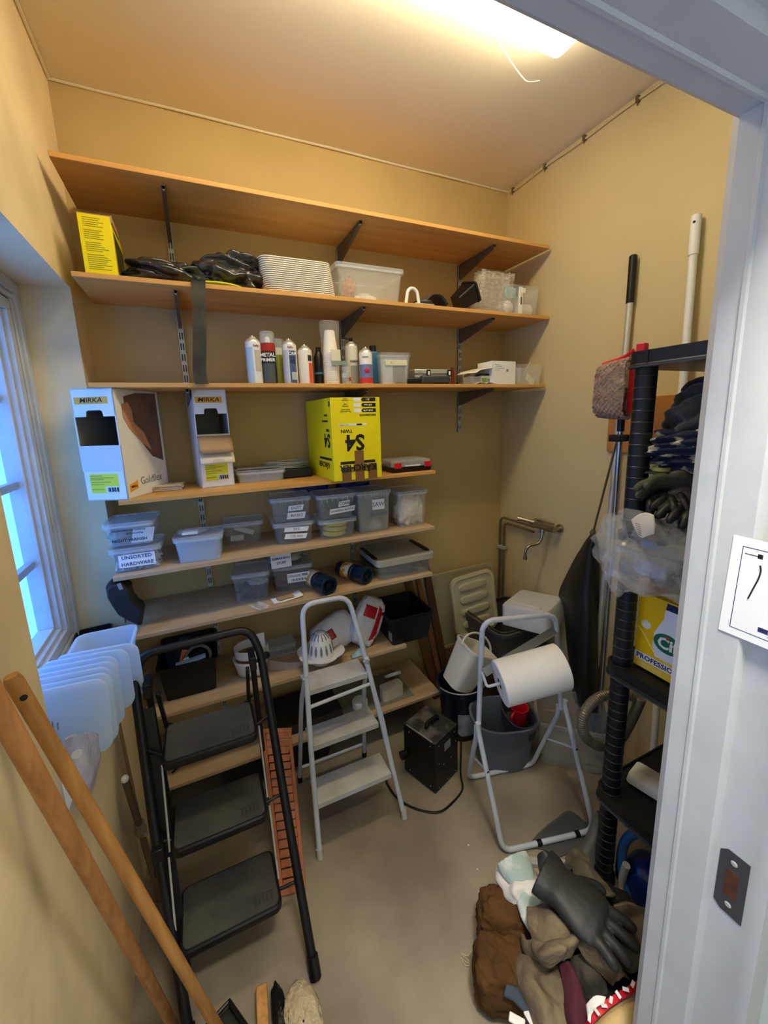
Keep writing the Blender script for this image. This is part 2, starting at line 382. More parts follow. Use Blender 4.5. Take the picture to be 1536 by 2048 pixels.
# ================================================================== SHELF 2 (second from the top)
Z2=SH[2]
loc,a,wd,h=seat((170,541),(236,547),(162,425),Z2,-.385)
yb=thing('cardboard_box','upright yellow cardboard box full of small print, at the left end of the second shelf','box',loc,0)
part('carton',M().box((-wd/2,0,0),(wd/2,.30,h)),M_yel,yb,bevel=.002)
for k in range(26):
    z=h*(.93-k*.034)
    if k in(5,11,17): continue
    L=wd*random.uniform(.45,.72)
    part('print_line',M().box((-wd*.36,-.0006,z),(-wd*.36+L,0,z+.0022)),mat('olive_print','#8f8a22',.7),yb)
part('picture_panel',M().box((wd/2,.03,h*.1),(wd/2+.0008,.27,h*.8)),mat('dark_print','#3f3a1c',.6),yb)
part('flap',M().box((-wd/2,0,h),(wd/2,.3,h+.002)).box((wd/2-.002,.0,h-.02),(wd/2+.004,.16,h+.004)),M_kraft,yb)
# black plastic bag + yellow disc + strap
def crumple_bag(name,label,pts,ma,seed,amp=.25,fold=.25,ffr=9,fdir=(1,0,1),sq=.9,cat='bag'):
    m=M()
    for i,(c,r) in enumerate(pts): m.lump(c,r,seed+i,amp,3.2,fold,ffr,fdir,sq,64,40)
    return tag(obj(name,m,ma,sharp=0),label,cat)
M_bag=mat('black_bin_liner','#17181a',.22,bump=.9,bs=26,coat=.6)
bagm=M()
bagm.lump((.37,-.24,Z2+.05),(.165,.12,.05),3,.25,1.6,.22,5,(1,.4,.6),.9,90,60,flat=Z2+.001,oc=2)
bagm.lump((.60,-.24,Z2+.075),(.14,.13,.075),9,.3,1.8,.25,5,(.6,.2,1),.9,90,60,flat=Z2+.001,oc=2)
tag(obj('bin_liner_bag',bagm,mat('grey_black_liner','#2a2b2c',.25,bump=.9,bs=26,coat=.7),sharp=0),'crumpled shiny black plastic bag lying on the second shelf','bag')
p=PY(-.35,470,562); tag(obj('plastic_disc',M().lathe([(.02,.004),(.135,0),(.145,.006),(.14,.012),(.05,.016),(.02,.016)],48,T(p.x-.075,-.255,Z2+.001)),mat('lime_plastic','#c3c431',.4)),'flat lime-yellow plastic disc lying under the black bag','disc')
s0=PY(-.40,395,552); s1=PY(-.41,404,768)
m=M(); path=[(s0.x,-.30,Z2+.004),(s0.x,-.40,Z2+.006),(s0.x,-.405,Z2-.01),(lerp(s0.x,s1.x,.4),-.407,lerp(Z2,s1.z,.4)),(s1.x-.004,-.41,s1.z+.05),(s1.x,-.412,s1.z)]
P=spline(path,5); m.rings([[q+Vector((-.026,0,0)),q+Vector((.026,0,0)),q+Vector((.026,.004,.0)),q+Vector((-.026,.004,0))] for q in P])
tag(obj('webbing_strap',m,mat('worn_black_rubber','#26241e',.6,col2='#4a4436',ns=14,amt=.8)),'worn black strap hanging over the edge of the second shelf','strap')
# nested tubs
l=PY(-.37,537,578); r=PY(-.37,672,590)
W_=r.x-l.x+.012; cx=(l.x+r.x)/2-.004
M_tub=mat('ivory_plastic','#e8e2d4',.4)
ORD=['lowest','second','third','fourth','fifth','sixth','seventh','eighth','ninth','tenth','eleventh','twelfth','thirteenth','fourteenth','fifteenth','sixteenth','seventeenth','eighteenth','nineteenth','twentieth','twenty-first']
NT=17
for k in range(NT):
    f=k/(NT-1); z=Z2+.001+k*.0083
    m=M(); m.rings([rr((W_-.012)*.93,.24,.03,z-.0,0,.12),rr(W_-.012,.25,.035,z+.0035,0,.12),rr(W_,.262,.04,z+.0035,0,.12),rr(W_,.262,.04,z+.0068,0,.12),rr(W_-.016,.246,.035,z+.0068,0,.12),rr((W_-.016)*.93,.236,.03,z+.003,0,.12)],(True,True))
    m.v=[v+Vector((cx-.05*f*.4,-.375,0)) for v in m.v]
    pos='lowest tray' if k==0 else ('topmost tray' if k==NT-1 else 'one of the trays')
    o=obj('nested_tray',m,M_tub); 
    lab={0:'ivory plastic tray at the very bottom of the tall nested stack on the second shelf',NT-1:'ivory plastic tray on top of the tall nested stack on the second shelf'}.get(k,f'ivory plastic tray, {ORD[k]} from the bottom of the nested stack on the second shelf')
    tag(o,lab,'tray','nested ivory trays on the second shelf')
# generic clear box
def clearbox(name,label,loc,rz,wd,dp,h,lid=True,ma=None,lidm=None,taper=.9,group=None,rim=.005,ribs=0,cat='tub'):
    ma=ma or M_clear; o=thing(name,label,cat,loc,rz,group)
    lh=.012 if lid else 0
    part('body',M().tub(wd/ (1 if not rim else 1.05),dp,h-lh,taper=taper,rim=rim,r=.018,mx=T(0,0,0)),ma,o)
    if lid: part('lid',M().lid(wd/1.03,dp,lh,z=h-lh,r=.02,cy=dp/2),lidm or M_clear2,o)
    if ribs:
        for i in range(ribs):
            x=-wd*.4+wd*.8*i/(ribs-1); part('rib',M().box((x-.001,-.009,h-.034),(x+.001,-.004,h-.014)),M_clear2,o)
    return o
def fill(root,label_,items): pass
loc,a,wd,h=seat((680,598),(805,603),(670,520),Z2,-.375)
cb=clearbox('storage_tub','large clear lidded tub with orange cloth and tape inside, on the second shelf',(loc.x,loc.y,Z2),0,wd*1.08,.24,.155,ma=mat('misty_clear','#e6e2d6',.25,alpha=.2))
def inside(name,label,m,ma,cat,root,mx=None,group=None,**k):
    m.v=[ROOTM[root.name]@v for v in m.v]; return tag(obj(name,m,ma,**k),label,cat,group)
inside('cloth','orange-brown cloth bunched inside the large tub on the second shelf',M().lump((-.10,.05,.055),(.03,.035,.05),5,.3,3,.2,8),mat('rust_cloth','#b0662c',.9),'cloth',cb,sharp=0)
inside('tape_roll','white tape roll lying inside the large tub on the second shelf',M().lathe([(.028,0),(.045,0),(.045,.022),(.028,.022)],28,T(.0,.06,.004)),M_white,'tape',cb)
inside('pot','white round pot inside the large tub on the second shelf',M().lathe([(.03,0),(.036,.05),(.038,.055),(.034,.055)],28,T(.01,.13,.004)),M_white,'pot',cb)
inside('pill_box','small white round box inside the large tub, left of the tape',M().lathe([(.018,0),(.018,.02),(.014,.022)],20,T(-.06,.045,.004)),M_white,'box',cb)
# white hook / curved tube
p=PY(-.36,808,605); q=PY(-.36,842,607)
hk=[(p.x+.01,-.36,Z2)]+[(lerp(p.x,q.x,.5)+ -.03*math.cos(t),-.36,Z2+.05+.03*math.sin(t)) for t in np.linspace(0,PI,9)]+[(q.x-.012,-.36,Z2+.006)]
tag(obj('curved_pipe',M().tube(bend(hk,.01),.0085,12),M_white),'white bent U-shaped pipe standing on the second shelf','pipe')
# brush
b=thing('hand_brush','black hand brush with drooping bristles on the second shelf','brush',(q.x+.04,-.34,Z2))
o=ROOTM[b.name].translation
obj('handle',M().box((o.x-.09,-.39,Z2+.001),(o.x+.02,-.36,Z2+.007)),M_steel,b,bevel=.002)
for k in range(9):
    y=-.37+.011*k; obj('bristle',M().tube(spline([(o.x-.02,y,Z2+.02),(o.x+.02,y,Z2+.052),(o.x+.07,y-.01,Z2+.05),(o.x+.10+.003*k,y-.02,Z2+.008)],4),.007,6),M_black,b)
obj('brush_back',M().lump((o.x-.01,-.33,Z2+.022),(.05,.05,.02),2,.1),M_dgrey,b)
# black bin tipped
p=PY(-.37,905,610); q=PY(-.37,950,615)
bm_=M(); mx=T(q.x-.045,-.30,Z2+.03)@RY(.95)@RZ(.3)
bm_.tub(.10,.1,.12,taper=.75,r=.01,mx=mx@T(-.05,-.05,0))
_d=Z2+.001-min(v.z for v in bm_.v); bm_.v=[v+Vector((-.02,-.02,_d)) for v in bm_.v]
tag(obj('black_pot',bm_,M_black),'small black plastic pot tipped over beside the crinkled clear bag','pot')
# crinkled clear bag of packaging
l=PY(-.34,952,618); r=PY(-.34,1030,628); t=PY(-.34,990,515)
m=M(); cx=(l.x+r.x)/2; mx=T(cx,-.30,Z2)
for i in range(3):
    m.grid(lambda u,v:Vector((-.13+.235*v+.03*u+.006*math.sin(v*40),-.03+.03*i+.01*noise.noise(Vector((u*7,v*9,i)))+.01*abs(math.sin(v*22)),.005+.225*u-.02*v*(1-u)+.012*noise.noise(Vector((v*6,i,3))))),40,40,mx)
    for j in range(9): m.tube([mx@Vector((-.1+.2*v+.025*j/8,-.045+.03*i,.012+.025*j+.004*math.sin(v*20))) for v in np.linspace(0,1,14)],.0022,5)
cbg=tag(obj('crinkled_bag',m,mat('bubble_film','#ded8c8',.12,alpha=.30,coat=.8,bump=1.0,bs=60,spec=.9),sharp=60),'tall crinkled transparent packaging bag standing near the right end of the second shelf','bag')
# clear tote with bulbs
l=PY(-.33,1028,626); 
ct=thing('clear_tote','clear box with white roll and bulb inside, right end of the second shelf','tote',(2.19,-.35,Z2))
part('body',M().tub(.26,.2,.165,taper=.93,rim=.004,r=.015,rimh=.006),M_clear,ct)
part('centre_strip',M().box((-.03,-.006,.004),(-.008,.004,.155)).box((-.012,-.007,.125),(.012,-.002,.15)),M_white,ct)
part('strip_print',M().box((-.022,-.008,.06),(-.016,-.006,.1)),M_ink,ct)
inside('light_bulb','pale frosted bulb lying in the clear box at the end of the second shelf',M().lump((-.08,.06,.05),(.045,.05,.042),1,.04,sq=1),M_white,'bulb',ct,sharp=0)
inside('paper_roll','short white roll lying in the clear box at the end of the second shelf',M().lathe([(.035,-.05),(.04,-.045),(.04,.045),(.035,.05)],24,T(.055,.07,.046)@RY(PI/2)),M_white,'roll',ct)
inside('leaflet','blue folded leaflet inside the clear box at the end of the second shelf',M().box((-.12,.03,.095),(-.04,.04,.15),RY(.1)),mat('teal_print','#8fb9b4',.6),'leaflet',ct)

# ================================================================== SHELF 3 (spray cans)
Z3=SH[3]
def can(label,px,py_top,r=.0325,h=None,body='#e2dfd8',bands=(),cap=None,y=-.345,neck=True,grp='spray cans on the third shelf',txt=(),rz=-.35):
    b=PY(y,px,765); o=thing('spray_can',label,'spray can',(b.x,y,Z3+.0005),rz,grp)
    H=PY(y,px,py_top).z-Z3 if h is None else h
    mb=mat('can_'+body,body,.3,coat=.3)
    Hb=H-.028 if neck else H
    part('body',M().lathe([(r*.93,0),(r,.003),(r,Hb-.004),(r*.97,Hb)],28),mb,o)
    if neck: part('dome',M().lathe([(r*.96,Hb),(r*.9,Hb+.006),(r*.62,Hb+.015),(r*.45,Hb+.017),(r*.45,Hb+.022),(r*.2,Hb+.023),(r*.12,Hb+.028)],24),mat('pale_tin','#c9c6ba',.35,.6),o)
    for (z0,z1,c,a0,a1) in bands:
        n=14; R=[]
        m=M(); m.grid(lambda u,v:Vector(((r+.0006)*math.sin(lerp(a0,a1,u)),-(r+.0006)*math.cos(lerp(a0,a1,u)),lerp(z0,z1,v)*Hb)),n,2)
        part('printed_band',m,mat('ink_'+c,c,.35),o)
    for (s,z,size,c,ang) in txt:
        text(s,o,mat('ink_'+c,c,.4),RZ(ang)@T(0,-r-.0014,z*Hb)@FRONT,size,bold=.0004)
    return o,Hb,r
can('pale blue and white spray can without cap, leftmost of the cans',512,672,body='#d5dadd',bands=[(.02,.86,'#a9c3d6',-1.3,.1),(.3,.8,'#bdb5a6',.35,1.2)],txt=[('PoPo',.9,.012,'#b83a2a',.6)])
o,Hb,r=can('black spray can with clear cap, red flash and white lettering',541,688,y=-.34,body='#23211f',bands=[(.80,.99,'#a5221c',-1.3,1.3),(.02,.5,'#4c5354',-1,1)],txt=[('METAL',.70,.022,'#f0eee8',.1),('PRIMER',.58,.019,'#f0eee8',.1)],neck=False,h=.175)
part('cap',M().lathe([(r*.98,Hb),(r*.98,Hb+.045),(r*.85,Hb+.05)],24),M_clear2,o); part('nozzle',M().lathe([(.012,Hb),(.012,Hb+.02),(.006,Hb+.03)],16),M_white,o)
o,Hb,r=can('green spray can with grey cap standing behind the others',560,697,y=-.26,body='#9aa03a',bands=[(.8,.99,'#d8d5c8',-1.4,1.4)],neck=False)
part('cap',M().lathe([(r*.95,Hb),(r*.95,Hb+.035),(r*.8,Hb+.04)],24),M_clear2,o)
can('white spray can with blue-grey car picture on its label',583,678,body='#dad8d2',bands=[(.02,.85,'#b9bfc4',-1.2,-.1),(.02,.84,'#4b5578',.05,1.1),(.1,.3,'#c5cbd2',.3,1.1)],txt=[('PoPo',.92,.012,'#b83a2a',.3),('CAR',.76,.019,'#e8e8ea',.5),('Body',.66,.011,'#2c3866',.5),('Spray',.60,.011,'#2c3866',.5),('Paint',.54,.011,'#2c3866',.5)])
can('plain cream spray can with an orange stripe at the side',613,683,body='#ddd7cb',bands=[(.02,.62,'#e2502a',.6,1.3),(.68,.85,'#2b2f33',.5,1.2)],h=.178)
bt=PY(-.30,640,765)
o=thing('dark_bottle','small dark bottle with a blue ring, between cream can and paper cups','bottle',(bt.x,-.30,Z3+.0005))
part('body',M().lathe([(.022,0),(.024,.003),(.024,.13),(.014,.15),(.012,.155)],22),M_black,o); part('cap',M().lathe([(.012,.155),(.012,.175),(.008,.176)],18),M_black,o); part('ring',M().lathe([(.0245,.05),(.0245,.058)],22,caps=(False,False)),mat('cyan_ring','#2f7f9c',.4),o)
# cups
cp=PY(-.34,664,765); cz=Z3
NC=22
for k in range(NC):
    z=cz+k*.0066
    m=M(); hh=.075 if k==NC-1 else .012
    if k==NC-1: prof=[(.036,0),(.0365,.004),(.035,.006),(.024,.105),(.022,.107)]
    else: prof=[(.036,0),(.0375,.002),(.036,.005),(.0345,.012)]
    m.lathe(prof,28,T(cp.x,cp.y,z+.0006),caps=(False,k==NC-1))
    lab='upturned white paper cup on top of the tall cup stack' if k==NC-1 else ('paper cup at the bottom of the tall upturned cup stack' if k==0 else f'white paper cup, {ORD[k]} from the bottom of the upturned cup stack')
    tag(obj('paper_cup',m,mat('cup_paper','#e9e3d3',.6)),lab,'cup','stacked paper cups on the third shelf')
m=M(); m.box((-.012,-.0005,0),(0,0,.012)); m.v=[v+Vector((cp.x+.012,cp.y-.0265,cz+22*.0066+.08)) for v in m.v]
cl=thing('cup_bag','clear plastic sleeve around the tall stack of paper cups','bag',(cp.x,cp.y,cz)); 
obj('film',M().lathe([(.042,0.001),(.044,.08),(.043,.2),(.05,.27),(.047,.285)],24,T(cp.x,cp.y,cz),caps=(False,False)),mat('sleeve_film','#eee9dc',.1,alpha=.16,coat=.5,bump=.7,bs=30),cl)
obj('price_sticker',M().box((cp.x-.012,cp.y-.0465,cz+.10),(cp.x+.034,cp.y-.044,cz+.155)),mat('faded_sticker','#d6cfb6',.6),cl)
obj('tape',M().box((cp.x-.012,cp.y-.0475,cz+.085),(cp.x+.06,cp.y-.045,cz+.105),RY(0)),mat('green_tape','#8f9f90',.4,alpha=.8),cl)
for i,(dx,z) in enumerate([(0,0),(.001,.032)]):
    c2=PY(-.36,692,765); tag(obj('clear_cup',M().lathe([(.017,0),(.019,.05),(.021,.052)],20,T(c2.x+dx,-.355,Z3+z),caps=(True,False)),M_clear2),['small clear cup standing right of the paper cup stack','small clear cup nested on top of the one right of the paper cups'][i],'cup')
o,Hb,r=can('silver spray can with long black nozzle, behind the red-cap one',705,668,y=-.29,body='#c9c7bd',bands=[(.02,.5,'#8f8f86',-.2,1.0),(.1,.2,'#c4502a',-1,1)],txt=[('SCREW',.6,.014,'#222222',.4)],h=.215)
part('nozzle',M().lathe([(.008,Hb+.02),(.009,Hb+.04),(.005,Hb+.042)],14).tube([(0,0,Hb+.036),(-.045,0,Hb+.042)],.004,8),M_black,o)
o,Hb,r=can('white spray can with red dot and red base, below silver nozzle can',733,690,y=-.35,body='#e4e2dc',bands=[(.02,.2,'#c8342c',-1.3,1.3),(.2,.62,'#6f79a8',-1.2,1.2)],txt=[('Grammo',.85,.009,'#33322f',-.1)],h=.178)
part('red_dot',M().lathe([(.012,0),(.012,.0015),(.004,.004)],20,RZ(.1)@T(0,-r-.0005,Hb*.42)@RX(PI/2)),M_red,o)
bt=PY(-.27,752,765)
o=thing('blue_bottle','flat blue bottle with black screw cap behind the red-dot can','bottle',(bt.x-.012,-.27,Z3+.0005))
part('body',M().rings([rr(.068,.05,.012,0),rr(.07,.052,.012,.005),rr(.07,.052,.012,.15),rr(.05,.04,.012,.168),rr(.03,.03,.012,.17)]),mat('teal_blue','#2d5f86',.35),o)
part('cap',M().lathe([(.017,.17),(.017,.198),(.013,.2)],18),M_black,o)
# clear buckets nested
loc,a,wd,h=seat((758,766),(824,766),(750,693),Z3,-.365)
for i in range(2):
    o=thing('clear_bucket',['milky clear square bucket with a taped paper label, on the third shelf','empty clear square bucket nested inside the taped one on the third shelf'][i],'bucket',(loc.x,-.37,Z3+.001+i*.012),-.12)
    part('body',M().tub(.165-.004*i,.16-.004*i,.142,taper=.86,rim=.004,r=.02,rimh=.01),M_clear if i else M_clear2,o)
    if i==0:
        part('tape_label',M().box((-.055,-.001,.092),(.06,.001,.118)),mat('masking_tape','#d9d2b0',.7),o); part('picture',M().box((-.015,.004,.01),(.05,.006,.09)),mat('smoke','#9c9a94',.4,alpha=.5),o); text('K..',o,M_greyt,T(-.02,-.0014,.104)@FRONT,.016)
# silver case, black case
p=PY(-.30,865,740)
o=thing('silver_case','small silver metal case with black latches, lying on a black case on the third shelf','case',(p.x,-.25,Z3+.035),-.1)
part('shell',M().box((-.11,-.07,0),(.11,.07,.05)),mat('silver_alu','#c2c0b6',.35,.6),o,bevel=.006)
part('seam',M().box((-.111,-.0715,.022),(.111,-.07,.026)),M_ink,o)
for x in(-.03,.095): part('latch',M().box((x-.012,-.076,.01),(x+.012,-.07,.046)),M_black,o,bevel=.002); part('buckle',M().box((x-.005,-.079,.018),(x+.005,-.075,.038)),M_white,o)
loc,a,wd,h=seat((828,766),(914,767),(828,743),Z3,-.38)
o=thing('flat_black_case','low black plastic case at the front of the third shelf','case',(loc.x-.05,-.365,Z3+.001),-.05)
part('shell',M().box((-.12,0,0),(.13,.22,.034)),M_black,o,bevel=.008); part('front_pad',M().box((-.03,-.012,.0),(.14,.03,.045)),M_dgrey,o,bevel=.01)
p=PY(-.2,905,735); tag(obj('red_marker',M().tube([(p.x,-.2,Z3+.001),(p.x,-.2,Z3+.11)],.008,10),mat('dark_red','#7b2015',.5)),'dark red stick standing behind the silver case','marker')
# papers & cards
base=PY(-.37,975,765).x
for k,(dx,dy,z,w_,d_,r1,r2,lab,c) in enumerate([
 (-.03,.02,.085,.20,.14,-.25,.3,'crumpled cream leaflet sliding off the top of the box pile','#ded5c0'),
 (.06,.04,.098,.26,.13,-.16,.5,'long white envelope resting tilted over the small boxes','#e9e4d6'),
 (.0,.05,.092,.18,.12,-.2,.1,'cream folded paper under the long envelope','#d9d2bf')]):
    m=M(); m.grid(lambda u,v:Vector(((u-.5)*w_,(v-.5)*d_,.006*math.sin(u*5+k)+.004*noise.noise(Vector((u*4,v*4,k))))),14,8,T(base+dx,-.33+dy,Z3+z)@RZ(r2)@RY(r1))
    tag(obj('paper_sheet',m,mat('paper_'+c,c,.8),solid=.0015,sharp=60),lab,'paper')
def crt(name,label,x0,x1,y0,y1,z0,z1,ma,cat='box',bev=.001):
    return tag(obj(name,M().box((x0,y0,z0),(x1,y1,z1)),ma,bevel=bev),label,cat)
crt('battery_box','small cream box with green label among the papers on the third shelf',base-.045,base+.03,-.37,-.29,Z3,Z3+.048,mat('cream_box','#d8d2c0',.5))
gl=bpy.data.objects[-1] if False else None
bx=bpy.data.objects['battery_box']
obj('green_label',M().box((base-.04,-.3712,Z3+.008),(base-.008,-.3702,Z3+.036)),mat('leaf_green','#7d9440',.5),bx); obj('barcode',M().box((base-.004,-.3712,Z3+.012),(base+.016,-.3702,Z3+.032)),M_greyt,bx)
crt('remote','flat black remote lying on the green-labelled box',base-.04,base+.03,-.36,-.31,Z3+.049,Z3+.06,M_black,'remote')
crt('clear_blister','small empty clear plastic box beside the flat black case',base-.12,base-.05,-.375,-.30,Z3,Z3+.045,M_clear2,'box',.006)
tag(obj('receipt',M().grid(lambda u,v:Vector((base-.09+.14*u,-.39+.05*v,Z3+.003+.008*abs(math.sin(u*7)))),16,3),M_paper,solid=.0008),'torn white paper lying flat at the front edge of the third shelf','paper')
crt('beige_box','beige carton standing behind the green-labelled box',base-.05,base+.035,-.28,-.2,Z3,Z3+.085,mat('beige_carton','#cfc4ae',.7))
loc,a,wd,h=seat((983,765),(1030,765),(985,722),Z3,-.38)
o=thing('white_carton','small white carton with a shipping label on the third shelf','box',(loc.x,-.382,Z3+.001))
part('carton',M().box((-wd/2,0,0),(wd/2,.13,h)),M_card,o,bevel=.001); part('shipping_label',M().box((-wd*.42,-.0008,h*.55),(wd*.2,0,h*.92)),M_label,o)
for k in range(4): part('print_line',M().box((-wd*.38,-.0014,h*(.84-.08*k)),(-wd*.38+wd*(.2+.1*(k%3)),-.0008,h*(.86-.08*k))),M_greyt,o)
part('print_block',M().box((wd*.1,-.0014,h*.56),(wd*.18,-.0008,h*.66)),M_greyt,o)
o=clearbox('clear_tray','open clear tray with an index card leaning inside, right end of the third shelf',(2.24,-.38,Z3+.001),0,.215,.17,.115,lid=False,rim=.003)
inside('index_card','small cream card leaning inside the clear tray on the third shelf',M().box((-.02,.03,.03),(.05,.034,.075),RY(.55)@RX(-.2)),mat('cream_card','#dfe0b8',.6),'card',o)
inside('clear_spoon','thin clear stick leaning out of the clear tray on the third shelf',M().tube([(.0,.07,.06),(.045,.05,.14)],.003,6),M_clear2,'stick',o)
inside('frosted_sleeve','frosted plastic sleeve standing inside the clear tray on the third shelf',M().box((-.085,.04,.004),(-.04,.06,.1)),M_clear2,'sleeve',o)
# ================================================================== SHELF 4
Z4=SH[4]
M_cavity=mat('grey_card_inside','#7d7468',.9)
M_orb=mat('orange_box_print','#eda52c',.5)
def sandbox(label,l,r,top,dp,flaps):
    loc,a,wd,h=seat(l,r,top,Z4)
    o=thing('abrasive_box',label,'box',(loc.x,loc.y,Z4),a,'tall white dispenser boxes on the fourth shelf'); hw=wd/2; t=.004
    part('carton',M().box((-hw,0,0),(-hw+t,dp,h)).box((hw-t,0,0),(hw,dp,h)).box((-hw,dp-t,0),(hw,dp,h)).box((-hw,0,0),(hw,dp,t)).box((-hw,0,h-t),(hw,dp,h)),M_card,o)
    part('lining',M().box((-hw+t,t,t),(-hw+t+.001,dp-t,h-t)).box((hw-t-.001,t,t),(hw-t,dp-t,h-t)).box((-hw+t,dp-t-.001,t),(hw-t,dp-t,h-t)),M_cavity,o)
    up=[(-hw,h),(-hw,h*.755),(-hw*.42,h*.755),(-hw*.38,h*.80),(-hw*.3,h*.81),(hw*.3,h*.81),(hw*.38,h*.80),(hw*.42,h*.755),(hw,h*.755),(hw,h)]
    part('front_top',M().prism(up,0,t),M_card,o)
    part('front_panel',M().box((-hw,0,0),(hw,t,h*(.5 if not flaps else .36))),M_card,o)
    if not flaps: part('grey_panel',M().box((-hw,-.001,h*.27),(hw,0,h*.5)),mat('shade_card','#cfd0d4',.7),o)
    part('orange_strip',M().box((-hw*.86,-.0006,h*.865),(hw*.72,0,h*.925)),M_orb,o)
    text('MIRKA',o,M_ink,T(-hw*.08,-.0009,h*.895)@FRONT,h*.058,bold=.0002,sx=1.2,shear=.2)
    part('yellow_sticker',M().box((-hw*.72,-.0006,h*.07),(hw*.66,0,h*.245)),M_lyel,o)
    part('white_strip',M().box((hw*.0,-.001,h*.075),(hw*.64,-.0006,h*.13)),M_label,o)
    for k in range(12):
        x=hw*(.08+.045*k); part('bar',M().box((x,-.0014,h*.08),(x+hw*.018*(1+k%3),-.001,h*.12)),M_ink,o)
    for k,(x0,x1,z) in enumerate([(-.68,-.1,.225),(-.68,.5,.205),(-.68,-.05,.19),(-.68,.3,.165),(-.68,-.05,.145),(-.68,-.1,.1)]):
        part('print_line',M().box((hw*x0,-.0012,h*z),(hw*x1*.9,-.0006,h*(z+.008))),mat('sticker_print','#a8a13a',.6),o)
    return o,hw,h
o,hw,h=sandbox('larger white dispenser box with a hand picture on its side, left end of fourth shelf',(176,1002),(257,1000),(130,778),.30,False)
# side picture (hand) and lettering
def side(poly,x,c,nm): 
    n=len(poly); m=M(); m.add([(x,y,z) for y,z in poly]+[(x+.0008,y,z) for y,z in poly],[tuple(range(n)),tuple(range(2*n-1,n-1,-1))]+[(i,i+n,(i+1)%n+n,(i+1)%n) for i in range(n)])
    part(nm,m,c,o)
side([(.06,h*.93),(.14,h*.97),(.28,h*.98),(.28,h*.3),(.2,h*.36),(.12,h*.55),(.06,h*.72)],hw,mat('photo_brown','#7c5a48',.6,col2='#4f3a33',ns=14),'hand_photo')
side([(.04,h*.86),(.08,h*.88),(.10,h*.8),(.10,h*.7),(.16,h*.6),(.2,h*.42),(.14,h*.5),(.07,h*.64),(.04,h*.74)],hw+.0009,mat('skin_print','#c98f6a',.6),'hand_print')
side([(.02,h*.06),(.075,h*.085),(.075,h*.16),(.02,h*.13)],hw,M_orb,'orange_strip')
text('Goldflex',o,M_greyt,T(hw+.001,.17,h*.14)@RZ(PI/2)@FRONT,.045,bold=.0004)
text('MIRKA',o,M_ink,T(hw+.0012,.048,h*.108)@RZ(PI/2)@FRONT,.013,bold=.0003)
o,hw,h=sandbox('smaller white dispenser box with folded beige flaps, middle of fourth shelf',(405,977),(470,970),(382,778),.22,True)
part('flap',M().grid(lambda u,v:Vector((lerp(-hw*.98,hw*1.02,u),-.045*v**.8,h*(.53-.0*v)-.075*v*v)),10,8),M_kraft,o,solid=.003)
part('flap',M().grid(lambda u,v:Vector((lerp(-hw*1.0,hw*1.04,u),-.004-.04*math.sin(v*PI*.55),h*.375-.055*v)),10,8),mat('inner_card','#d8c9ae',.8),o,solid=.003)
part('tab',M().box((-hw*.25,-.05,h*.27),(hw*.35,-.046,h*.30)),mat('inner_card','#d8c9ae',.8),o)
part('inner_flap',M().box((-hw*.95,.002,h*.36),(hw*.95,.006,h*.55)),mat('inner_card','#d8c9ae',.8),o)
# sandpaper stack
b=PZ(Z4,320,980)
for k in range(6):
    m=M().box((-.10,-.06,0),(.10,.06,.0035),T(b.x+.004*math.sin(k*5),max(-.30,b.y)+.003*math.cos(k*3),Z4+.0005+k*.0042)@RZ(-.06+.03*math.sin(k*2.3)))
    nm=['bottom','second from the bottom','third from the bottom','third from the top','second from the top','topmost'][k]
    tag(obj('abrasive_sheet',m,mat('sandpaper','#b0987c',.9,col2='#d6cbb8',ns=9,amt=.8)),f'tan sandpaper sheet, {nm} of the small stack between the dispenser boxes','sandpaper','sandpaper sheets on the fourth shelf')
# low clear boxes
loc,a,wd,h=seat((472,965),(568,957),(472,938),Z4)
o=clearbox('flat_clear_box','flat milky clear lidded box right of the smaller dispenser box',(loc.x,-.22,Z4+.001),a,wd,.15,.06,ma=M_clear2,taper=.96)
o=tag(obj('black_sheet_pile',M().box((loc.x-.12,-.2,Z4+.0625),(loc.x+.09,-.07,Z4+.067)).box((loc.x-.11,-.21,Z4+.067),(loc.x+.085,-.08,Z4+.072)),mat('film_sheets','#8d8780',.3)),'thin grey plastic sheets lying on the flat clear box','sheets')
# black tray + wire coil
tr=crt('black_tray','low black tray under the coil of shiny wire',.66,.93,-.20,-.04,Z4+.001,Z4+.05,M_black,'tray',.008)
wc=thing('wire_coil','coil of shiny silver wire lying on the black tray beside the big yellow box','wire',(.80,-.12,Z4+.052))
for k in range(11):
    a0=k*.7; P=[(.80+.012*math.cos(k*2.1)+(.115+.006*math.sin(k))*math.cos(t),-.125+.006*math.sin(k*3)+(.06+.004*math.cos(k*2))*math.sin(t),Z4+.056+.0028*k+.004*math.sin(t*2+a0)) for t in np.linspace(0,2*PI,36,endpoint=False)]
    obj('strand',M().tube(P,.0016,5,closed=True),M_steel,wc)
# big yellow box
loc,a,wd,h=seat((667,963),(767,955),(650,796),Z4)
o=thing('yellow_carton','big bright yellow cardboard box with upside-down S4 print and brown tape','box',(loc.x,loc.y,Z4+.0005),math.radians(2))
hw=wd/2; dp=.40
part('carton',M().box((-hw,0,0),(hw,dp,h)),M_yel,o,bevel=.002)
FL=RX(PI/2)@RZ(PI)     # upside-down lettering on the front
text('S4',o,M_ink,T(hw*.0-.012,-.0008,h*.47)@FL,.105,bold=.003)
text('TWIN',o,M_ink,T(-hw*.42,-.0008,h*.605)@FL,.022,bold=.0006)
part('bar',M().box((-hw*.72,-.0006,h*.2),(hw*.72,0,h*.235)),M_ink,o)
text('KÄRCHER',o,M_ink,T(-hw*.0,-.0026,h*.155)@FL,.043,bold=.0012)
part('white_bar',M().box((-hw*.72,-.0006,h*.665),(hw*.4,0,h*.69)),M_label,o)
